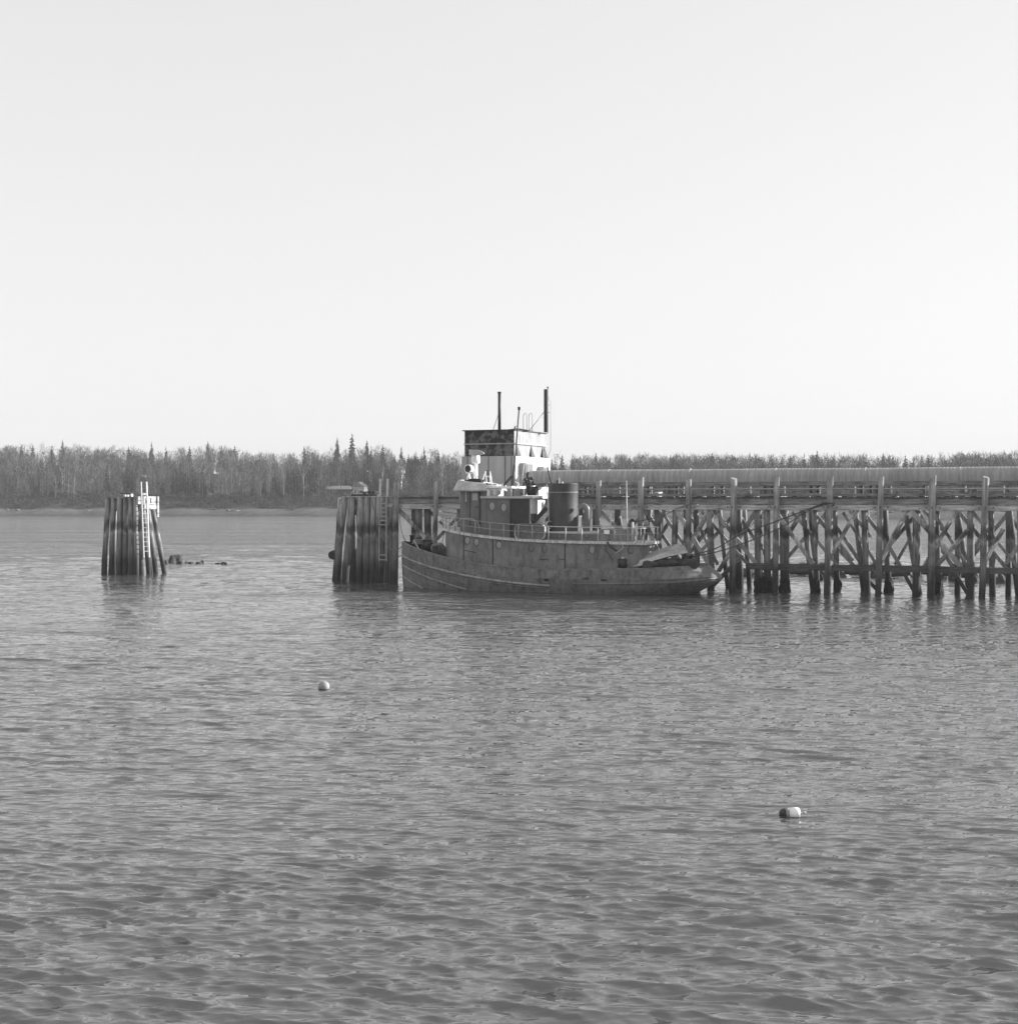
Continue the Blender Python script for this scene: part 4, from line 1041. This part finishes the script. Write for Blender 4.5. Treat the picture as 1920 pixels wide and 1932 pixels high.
# mast (leaning slightly aft at the top)
mb_a = T(966, 923, .2); mtop = T(979, 772, .2)
mast = MB(); a = Vector((mb_a[0], .2, zC+.16)); b = Vector(mtop)
low = a.lerp(b, .36); mast.tube([a, low], [.11, .10], 10)
mast.tube([low, b], [.06, .05], 8); m_o = mast.build('mast', M['dark'], tug)
MB().lathe([(.03,-.1),(.09,-.02),(.09,.08),(.10,.1),(.1,.15),(.03,.17)], b, 'z', 12).build('masthead_lamp', M['dark'], m_o)
q = Vector(T(973.5, 803, .2)); qq = a.lerp(b, .78); MB().lathe([(.03,-.18),(.07,-.1),(.07,.1),(.02,.16)], (qq.x-.18, .2, qq.z), 'z', 10).tube([(qq.x-.18, .2, qq.z+.14), (qq.x, .2, qq.z+.16)], .02, 5).build('side_lamp', M['cable'], m_o)
MB().bar(T(949.5, 917, .2), T(966, 898, .2), .09, .16).build('mast_brace', M['dark'], m_o)
MB().tube([T(982, 923, -.2), T(989.5, 870, -.2)], .025, 5).build('stay', M['rail'], m_o)
MB().tube([T(974, 838, .1), T(966, 940, -1.3)], .015, 5).build('stay', M['cable'], m_o)
MB().tube([T(1032.6, 881, .4), T(1039, 912, .4)], .045, 6).build('derrick', M['dark'], m_o)
mb = MB()
for i, (u, v) in enumerate(((991,905),(998,908),(1003,903),(994,912),(1006,911))):
    p0 = T(u, v, -.3+.2*i); mb.lathe([(.05,-.12),(.12,-.05),(.12,.06),(.04,.14)], p0, 'z', 8)
mb.tube([T(985, 917, .1), T(999, 900, .1)], .04, 6); mb.tube([T(999, 900, .1), T(1001, 925, .1)], .04, 6)
mb.build('rigging_block', M['dark'], m_o)

# funnel
fx = T(1062, 950, 0)[0]; fr = 1.0; zf = T(1062, 912, -.6)[2]
fn = MB().lathe([(fr*1.02,3.3),(fr*1.0,3.5),(fr,zf-1.2),(fr,zf-.04),(fr*1.015,zf),(fr*.93,zf),(fr*.93,zf-.5)], (fx, 0, 0), 'z', 40).build('funnel', M['funnel'], tug)
MB().lathe([(fr*.99,0),(fr*1.02,.005),(fr*1.02,.04),(fr*.99,.05)], (fx, 0, zf-.62), 'z', 40).build('funnel_band', M['railgrey'], fn)
mb = MB(); mb.tube([(fx-.35, -.1, zf-.6), (fx-.35, -.1, zf+.22)], .1, 10); mb.build('exhaust_pipe', M['dark'], fn); MB().tube([(fx-.1, .1, zf-.6), (fx-.1, .1, zf+.12)], .07, 10).build('exhaust_pipe', M['trim'], fn)
MB().tube([T(1036, 992, -1.05), T(1031.5, 914, -1.0)], .03, 6).build('ladder_pole', M['rail'], fn)
# ventilators
def cowl(nm, base, up, out_, r_, mat, matm, parent, hood=1.5):
    base = Vector(base); out_ = Vector(out_).normalized(); pts = [base, base+Vector((0,0,up*.75))]
    c_ = base+Vector((0,0,up*.75))
    for i in range(1, 6):
        a_ = math.pi/2*i/5; pts.append(c_+out_*(r_*1.3*(1-math.cos(a_)))+Vector((0,0,r_*1.3*math.sin(a_))))
    rs = [r_, r_]+[r_*(1+(hood-1)*i/5) for i in range(1, 6)]
    pts.append(pts[-1]+out_*.12); rs.append(r_*hood*1.05)
    o = MB().tube(pts, rs, 16).build(nm, mat, parent); MB().tube([pts[-1]+out_*.004, pts[-1]+out_*.012], r_*hood*.9, 16).build('cowl_mouth', matm, o); return o
# gooseneck right of the funnel
g0 = T(1107, 992, -.4); gz = T(1103, 962, -.4)[2]; pts = [(g0[0], -.4, 3.4), (g0[0], -.4, gz)]
for i in range(1, 9):
    a_ = math.pi*.85*i/8; pts.append((g0[0]-.24+.24*math.cos(a_), -.4, gz+.24*math.sin(a_)))
MB().tube(pts, [.2]*2+[.205]*6+[.21, .24], 16).build('gooseneck_vent', M['vent'], tug)
q = T(1094, 973, -.1); MB().tube([(q[0], q[1], 3.4), (q[0], q[1], q[2])], .11, 10).build('vent_post', M['whitep'], tug)
q = T(1029, 985, -.9); cowl('cowl_vent', (q[0], -.9, 3.4), 1.0, (.8, -.35, .12), .2, M['ventl'], M['dark'], tug, 1.25)
q = T(1180+8, 990, .1); cowl('cowl_vent', (q[0], .1, 3.4), 1.25, (.8, -.75, .25), .17, M['vent'], M['black'], tug, 1.5)
q = T(1152, 980, .6); MB().tube([(q[0], q[1], 3.4), (q[0], q[1], T(1152, 968, .6)[2])], .06, 8).build('vent_post', M['ventl'], tug)
q = T(1193, 990, -1.4); MB().tube([(q[0], -1.4, 3.35), (q[0], -1.4, T(1193, 985, -1.4)[2])], .085, 12).build('samson_post', M['trim'], tug)
q = T(1181.6, 906.5, -1.0); q0 = T(1183, 1017, -1.0); MB().tube([(q0[0], -1.0, 3.35), (q[0], -1.0, q[2])], [.045, .022], 6).build('flag_staff', M['rail'], tug)
# diagonal brace from cabin to funnel
MB().bar(T(1004, 988, -1.3), T(1031, 958, -.7), .1, .28).build('funnel_stay', M['dark'], tug)
# casing with skylight
xa_ = T(960, 1010, -1.2)[0]; xb_ = T(1128, 1010, -1.2)[0]; xc_ = T(1180, 1010, -1.2)[0]
cs = MB().box(xa_, xb_, -1.2, 1.2, 3.2, 3.92).build('engine_casing', M['cabin'], tug)
MB().box(xa_-.05, xb_+.02, -1.3, 1.3, 3.92, 4.02).build('casing_top', M['trim'], cs)
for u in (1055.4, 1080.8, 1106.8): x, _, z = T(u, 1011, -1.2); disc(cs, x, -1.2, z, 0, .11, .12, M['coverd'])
cs2 = MB().box(xb_+.03, xc_, -1.15, 1.2, 3.2, 4.18).build('companionway', M['house'], tug)
x_ = T(1144.5, 1000, -1.2)[0]; MB().box(x_-.18, x_+.18, -1.25, -1.16, 3.88, 4.14).build('lamp_box', M['whitep'], cs2)
# life float leaning inside the rail
lf = T(1008, 1000, -1.95)
zl0, zl1 = T(1008, 1019, -1.9)[2], T(1008, 989, -1.9)[2]; xl0, xl1 = T(971, 1000, -1.9)[0], T(1027.5, 1000, -1.9)[0]
flo = empty('life_float', TF.W(((xl0+xl1)/2, -1.82, zh(lf[0])+.03)), TF.ang, label='grimy oblong life float with pale rounded end lashed inside the tug railing', cat='life raft')
hw_, hh_ = (xl1-xl0)/2, (zl1-zl0)/2; zc_ = hh_+.0; rc = hh_*.62; pts = []
for cx_, cz_, a0 in ((hw_-rc, hh_-rc, 0), (-hw_+rc, hh_-rc, 90), (-hw_+rc, -hh_+rc, 180), (hw_-rc, -hh_+rc, 270)):
    for i in range(7):
        a_ = R(a0+90*i/6); pts.append((cx_+rc*math.cos(a_), cz_+rc*math.sin(a_)))
n = len(pts); vs = []
for y_, sc_ in ((-.10, .95), (-.15, .98), (-.17, 1.0), (.15, 1.0), (.13, .95)):
    vs += [(x*sc_, y_, zc_+z*sc_) for x, z in pts]
fs = [(k_*n+i, k_*n+(i+1) % n, (k_+1)*n+(i+1) % n, (k_+1)*n+i) for k_ in range(4) for i in range(n)]+[tuple(4*n+i for i in range(n))]
MB().add(vs, fs, False).build('float_ring', M['whited'], flo)
MB().add([(x*.95, -.1, zc_+z*.95) for x, z in pts], [tuple(range(n))]).build('float_panel', M['cabin'], flo)
rr = random.Random(5); mb = MB()
for i in range(26):    # worn white lettering remains, unreadable
    x_ = -hw_*.62+i*hw_*1.2/26; z_ = zc_+.12*hh_+rr.uniform(-.05, .07); mb.tube([(x_, -.165+.05, z_), (x_+rr.uniform(-.04, .05), -.115, z_+rr.uniform(-.1, .1))], .012, 4)
mb.build('worn_marks', M['trim'], flo)
# railing
rail = empty('x', (0,0,0)); bpy.data.objects.remove(rail)
olr = outline(2.85, xe+.15, 2.08, 3.5, .45, 14, 1.9)
fullr = [(x, -y) for x, y in olr]
def ralong(s_):
    return None
for side in (-1, 1):
    top = [(x, side*y, zh(x)+.95) for x, y in olr]; mid = [(x, side*y, zh(x)+.52) for x, y in olr]
    fwd = [p_ for p_ in top if p_[0] < T(1037, 1000, -2)[0]]; aft = [p_ for p_ in top if p_[0] >= fwd[-1][0]]
    MB().tube(fwd, .03, 6).build('rail', M['railgrey'], tug); MB().tube(aft, .032, 6).build('rail', M['rail'], tug)
    MB().tube(mid, .022, 6).build('rail', M['railgrey'], tug)
def roy(x): return float(np.interp(x, [p[0] for p in olr[:-8]], [p[1] for p in olr[:-8]]))
for u in (835.5, 841.5, 848, 858.5, 874.5, 896.5, 924, 950, 978, 1004, 1034.5, 1067, 1097.5, 1127.8, 1159, 1202, 1208.5, 1215.3):
    x, y, z = surf(u, 1000, roy); m_ = M['rail'] if u > 1030 and u < 1130 else M['railgrey']
    MB().tube([(x, y, zh(x)+.0), (x, y, zh(x)+.95)], .036, 6).build('rail_post', m_, tug)
    if int(u) % 2 == 0: MB().tube([(x, -y, zh(x)+.0), (x, -y, zh(x)+.95)], .036, 6).build('rail_post', m_, tug)
for u in (1052, 1083, 1112): 
    x, _, z = T(u, 991, 2.05); MB().tube([(x, 2.05, zh(x)), (x, 2.05, zh(x)+.95)], .03, 6).build('rail_post', M['rail'], tug)
# looped hand rail at the wheelhouse door
pts = [T(u, v, -2.0) for u, v in ((863,992),(866,982),(871,978.5),(880,977.5),(892,979.5),(899,983.5),(903,990),(905,1003))]
MB().tube(pts, .032, 6).build('hoop_rail', M['railgrey'], tug)
# white pennant board at the bow rail
p0 = T(829, 981, -.9); MB().add([Vector(T(826, 972, -.9)), Vector(T(826, 985, -.9)), Vector(T(834, 978.5, -.9)), Vector(T(826, 972, -.85)), Vector(T(826, 985, -.85)), Vector(T(834, 978.5, -.85))], [(0,1,2),(3,4,5),(0,1,4,3),(1,2,5,4),(2,0,3,5)]).build('bow_board', M['whitep'], tug)
# stay from upper deck down to the fore deck
MB().tube([T(841, 997, -1.0), T(836, 1015, -1.0), T(833, 1029, -1.0), T(836, 1036, -1.0), T(840, 1030, -1.0)], .028, 5).build('hose', M['cable'], tug)
# foredeck gear
def bitt(u, v, y, h, r_, mat, nm='bitt'):
    x, _, z = T(u, v, y); z0 = sheer_s(x)*.66
    return MB().lathe([(r_,z0),(r_,z-.1),(r_*1.3,z-.1),(r_*1.3,z),(r_,z)], (x, y, 0), 'z', 14).build(nm, mat, tug)
bitt(777, 1009.5, .1, 1, .14, M['dark']); bitt(790, 1014, .3, 1, .13, M['dark']); bitt(797, 1017, -.3, 1, .13, M['vent'])
bitt(808, 1019, .4, 1, .2, M['dark']); bitt(822, 1028, -1.0, 1, .22, M['vent']);
x, _, z = T(820, 1034, -1.1); wn = MB(); wn.lathe([(.34,-.45),(.34,-.38),(.2,-.36),(.2,.36),(.34,.38),(.34,.45)], (x, -.6, z), 'y', 18); wn.build('windlass_drum', M['vent'], tug)
x, _, z = T(832, 1040, -.5); MB().box(x-.5, x+.6, -1.0, 1.0, z-.6, z+.25).build('windlass_bed', M['dark'], tug)
x, _, z = T(803, 1025, -.3); MB().lathe([(.4,z-.4),(.45,z-.2),(.42,z),(.3,z+.1),(.1,z+.1)], (x, 0, 0), 'z', 16).build('capstan', M['dark'], tug)
MB().tube([T(781, 1020, -.6), T(790, 1036, -1.0), T(799, 1043, -1.5)], .06, 6).build('bow_chock', M['railgrey'], tug)

# things lying on the tug
def ropecoil(u, v, y, r_, label, mat):
    p_ = TF.W(T(u, v, y)); mb = MB(); rr = random.Random(int(u))
    for k_ in range(5):
        pts = [(math.cos(a_)*(r_-.02*k_+rr.uniform(-.02,.02)), math.sin(a_)*(r_-.02*k_), .07*k_+rr.uniform(-.02,.02)) for a_ in [i*6.283/20 for i in range(20)]]
        mb.tube(pts, .045, 6, closed=True)
    o = mb.build('rope_coil', mat); o.location = p_; tag(o, label, 'rope coil')
ropecoil(790, 1026, -.2, .45, 'coil of mooring rope heaped on the tug foredeck', M['rope'])
ropecoil(1217, 1062, -1.4, .4, 'dark rope coil on the after deck beside the upturned skiff', M['roped'])
# skiff, tilted and lying bottom up on the after deck
skf = empty('skiff', TF.W(T(1210, 1066, -1.5)), TF.ang, label='pale skiff lying tilted bottom-up on the tug after deck', cat='boat')
base = Vector(T(1210, 1066, -1.5))
def TL(u, v, y): return Vector(T(u, v, y))-base
near = [TL(1191,1069,-2.0), TL(1207,1067.5,-2.1), TL(1235,1056.5,-2.25), TL(1262,1049,-2.2), TL(1285,1044.5,-2.0), TL(1297,1042.5,-1.5)]    # near gunwale (low edge)
chin = [TL(1188,1056,-1.7), TL(1206,1057.5,-1.95), TL(1235,1049,-2.05), TL(1262,1040,-2.0), TL(1283,1036.5,-1.8), TL(1296,1040,-1.45)]    # near chine
keel = [TL(1192,1055,-1.2), TL(1206,1050,-1.2), TL(1235,1040.5,-1.2), TL(1262,1031,-1.2), TL(1281,1026,-1.15), TL(1293,1033,-1.2)]
farc = [k_+Vector((0, .75, -.12)) for k_ in keel[:-1]]+[keel[-1]+Vector((-.02,.15,-.1))]
farg = [f_+Vector((0, .15, -.55)) for f_ in farc]
rows = [near, chin, keel, farc, farg]; vs = [p_ for r_ in rows for p_ in r_]; fs = []
for j in range(4):
    for i in range(5): fs.append((j*6+i, j*6+i+1, (j+1)*6+i+1, (j+1)*6+i))
mb = MB(); mb.cur = 0; mb.add(vs, fs[:5]); mb.cur = 1; mb.add(vs, fs[5:]); mb.build('skiff_hull', [M['skiff'], M['skiffb']], skf)
tr = [near[0], chin[0], keel[0], farc[0], farg[0]]; MB().add(tr+[q_+Vector((.06,0,0)) for q_ in tr], [(0,1,2,3,4),(5,6,7,8,9)]+[(i,(i+1)%5,5+(i+1)%5,5+i) for i in range(5)]).build('transom', M['skiff'], skf)
MB().tube([p_+Vector((0,-.02,0)) for p_ in near], .035, 6).build('gunwale', M['trim'], skf)
MB().tube([p_+Vector((0,0,.01)) for p_ in keel], .03, 6).build('keel_strip', M['skiff'], skf)
q_ = TL(1197, 1061, -2.0); MB().add([q_+Vector((-.17,0,-.25)), q_+Vector((.17,0,-.25)), q_+Vector((.13,.02,.15)), q_+Vector((0,.02,.22)), q_+Vector((-.13,.02,.15)), q_+Vector((0,.2,-.2))], [(0,1,2,3,4),(0,1,5)]).build('motor_notch', M['dark'], skf)
def lump(nm, u0_, u1_, vt, vb, y, seed, mat, **kw):
    a_ = T(u0_, vb, y); b_ = T(u1_, vb, y); zt = T((u0_+u1_)/2, vt, y)[2]; zb_ = a_[2]
    p_ = TF.W(((a_[0]+b_[0])/2, y, (zt+zb_)/2-.1)); o = rock(nm, p_, (b_[0]-a_[0])/2, .5, (zt-zb_)/2+.15, mat, seed, **kw)
    o.rotation_euler = (0, 0, TF.ang); 
    for pl in o.data.polygons: pl.use_smooth = True
    return o
lump('tarpaulin_heap', 1212, 1243, 1058, 1069, -2.1, 31, M['tarp'], label='dark rumpled tarpaulin under the transom end of the skiff', cat='tarpaulin')
lump('tarpaulin_heap', 1236, 1284, 1053, 1068, -1.9, 33, M['tarp'], label='larger dark tarpaulin heap under the middle of the skiff', cat='tarpaulin')
lump('tarpaulin_heap', 1268, 1316, 1053, 1067, -1.5, 37, M['tarp'], label='low dark tarpaulin heap nearest the tug stern', cat='tarpaulin')
lump('rubber_fender', 1165, 1186, 1052, 1068, -1.9, 39, M['dark'], label='dark rounded fender lying beside the tug deckhouse aft', cat='fender')
o = MB(); p_ = T(1174, 1060, -2.2); o.lathe([(.12,0),(.14,.3),(.1,.5)], (0,0,0), 'z', 12); o = o.build('deck_drum', M['trim']); o.location = TF.W((p_[0], -2.1, p_[2]-.2)); tag(o, 'small pale drum beside the tug deckhouse aft', 'drum')
bitt(1290, 1045, .3, 1, .16, M['vent']); bitt(1302, 1047, .3, 1, .16, M['dark'])

# ------------------------------------------------------------------ mooring ropes
def wline(pts, r_, nm, label, mat):
    # catmull smoothing
    P_ = [Vector(p_) for p_ in pts]; out_ = []
    for i in range(len(P_)-1):
        p0 = P_[max(i-1,0)]; p1 = P_[i]; p2 = P_[i+1]; p3 = P_[min(i+2,len(P_)-1)]
        for s_ in range(6):
            t = s_/6; out_.append(.5*((2*p1)+(-p0+p2)*t+(2*p0-5*p1+4*p2-p3)*t*t+(-p0+3*p1-3*p2+p3)*t**3))
    out_.append(P_[-1]); o = MB().tube(out_, r_, 6).build(nm, mat)
    tag(o, label, 'rope'); return o
def PW(u, v, t): return PF.W(P(u, v, t))
def TW(u, v, y): return TF.W(T(u, v, y))
wline([PW(684,931,.3), PW(697,934,.0), PW(711,980,-.4), PW(727,1023,-1.0), PW(743,1038.6,-1.8), TW(757,1032,.1), TW(764,1026,.0)], .035, 'mooring_rope', 'slack rope looping from the pier-head cluster down to the tug bow', M['rope'])
wline([PW(752,950,-.3), PW(754,980,-.8), PW(758,1005,-1.6), TW(765,1021,.0)], .03, 'mooring_rope', 'thin rope falling from the fender pile to the tug bow', M['rope'])
wline([TW(766,1046,.0), PW(752,1050,-1), PW(742,1060,-.3)], .03, 'mooring_rope', 'short low line from the tug stem to the pile beside it', M['rope'])
wline([TW(1288,1051,-.3), PW(1349,1035,-1.6), PW(1393,1010,-.9), PW(1460,985,-.5), PW(1534,957,-.1), PW(1548,952.5,-.25), PW(1562,951,-.3)], .04, 'mooring_rope', 'long stern rope rising to the fender pile with the rope loop', M['roped'])
wline([TW(1288,1053,-.2), PW(1349,1042,-1.6), PW(1408,1023,-1.0), PW(1473,995,-.6), PW(1520,966,-.3), PW(1540,957,-.28), PW(1552,954,-.3)], .035, 'mooring_rope', 'lower sagging stern rope below the long one', M['roped'])
wline([PW(1393.5,1010,-.8), PW(1420,988,-.4), PW(1440,966,-.2), PW(1452,953,-.28)], .03, 'mooring_rope', 'short rope forking up to the beam left of the rope loop', M['rope'])
wline([PW(1545,953,-.26), PW(1550,950,-.3), PW(1562,949,-.32), PW(1573,951,-.3), PW(1570,955,-.1)], .045, 'rope_loop', 'dark rope loop wound round a fender pile top', M['roped'])
wline([PW(1193,985,-.3), PW(1243,975,-.2), PW(1276,960,-.1), PW(1296,953,-.25), PW(1304,950,-.27)], .02, 'mooring_rope', 'thin line from the tug upper deck to the pier beam', M['roped'])

# ------------------------------------------------------------------ rocks and old crib timbers behind the pier
cr = [(1390,1424,1070,1087,5),(1500,1530,1058,1083,6),(1526,1560,1068,1088,7),(1600,1640,1066,1084,8),(1622,1650,1056,1076,9),(1640,1672,1070,1090,10),(1715,1745,1068,1088,12),(1748,1790,1070,1091,13),(1785,1815,1062,1096,14),(1852,1892,1078,1100,15),(1880,1920,1070,1098,16),(1560,1596,1072,1088,17),(1680,1712,1070,1086,18),(1822,1850,1072,1096,19)]
for i, (a_, b_, c_, d_, s_) in enumerate(cr):
    wrock(a_, b_, c_, d_, 50+s_, label='dark weedy rock standing in the water behind the pier piles', cat='rock', group='weedy rocks behind the pier')
for i, (a_, b_, va, vb) in enumerate(((1386,1426,1084,1072),(1440,1560,1072,1066),(1490,1640,1079,1078),(1640,1720,1086,1080),(1738,1850,1078,1087))):
    Y = 118-i*2.2; p0 = Vector(((a_-960)/FP*Y, Y, EYE-(va-HZ)/FP*Y)); p1 = Vector(((b_-960)/FP*(Y-3), Y-3, EYE-(vb-HZ)/FP*(Y-3)))
    o = MB().tube(pile_pts(p0, p1, 5, .1, i), .24, 9).build('old_log', M['rock'])
    tag(o, ['short slanting log just right of the tug stern','long dark log behind the thick weedy pile group','lowest dark log behind the middle pier bents','dark log behind the pier right of the middle bents','log lying on rocks behind the right pier bents'][i], 'log')

# ------------------------------------------------------------------ buoys
bp = wpt(611, 1300.5)
bo = empty('mooring_buoy', bp, 0, label='small round grey buoy floating left of centre', cat='buoy')
r_ = .185; MB().lathe([(r_*math.cos(a_)+.001, r_*math.sin(a_)) for a_ in [R(-85+i*10) for i in range(18)]], (0,0,.085), 'z', 24).build('float_ball', M['ballf'], bo)
MB().lathe([(.01,-.2),(r_*.97,-.12),(r_*1.02,-.03),(r_*1.0,.02),(.01,.03)], (0,0,.0), 'z', 24).build('weed_band', M['black'], bo)
bp = wpt(1492, 1538.5)
lb = empty('lobster_buoy', bp, R(10), label='white lobster buoy with dark nose lying on its side in foreground', cat='buoy')
lb.rotation_euler = (0, R(-5), R(-14))
MB().lathe([(.002,-.235),(.05,-.22),(.085,-.18),(.1,-.12),(.102,-.09)], (0,0,.045), 'x', 24).build('nose', M['floatd'], lb)
MB().lathe([(.102,-.085),(.104,-.02)], (0,0,.045), 'x', 24).build('grey_band', M['floatg'], lb)
MB().lathe([(.106,-.018),(.108,.1),(.1,.15),(.075,.175),(.02,.185)], (0,0,.045), 'x', 24).build('white_body', M['floatw'], lb)
MB().lathe([(.022,.187),(.02,.3)], (0,0,.045), 'x', 10).build('spindle', M['trim'], lb)

# ------------------------------------------------------------------ haze
def make_haze():
    hz = MB().box(-900, 900, -60, 1450, -4.2, 75).build('haze', NT('x').m)
    m_ = bpy.data.materials.new('haze'); m_.use_nodes = True; t_ = m_.node_tree; t_.nodes.clear()
    oo = t_.nodes.new('ShaderNodeOutputMaterial'); pv = t_.nodes.new('ShaderNodeVolumePrincipled')
    pv.inputs['Color'].default_value = g3(.85); pv.inputs['Density'].default_value = HAZE; t_.links.new(pv.outputs[0], oo.inputs['Volume'])
    hz.data.materials.clear(); hz.data.materials.append(m_); tag(hz, kind='stuff', label='thin bright sea haze over the whole inlet', cat='haze')
HAZE = .0002
make_haze()
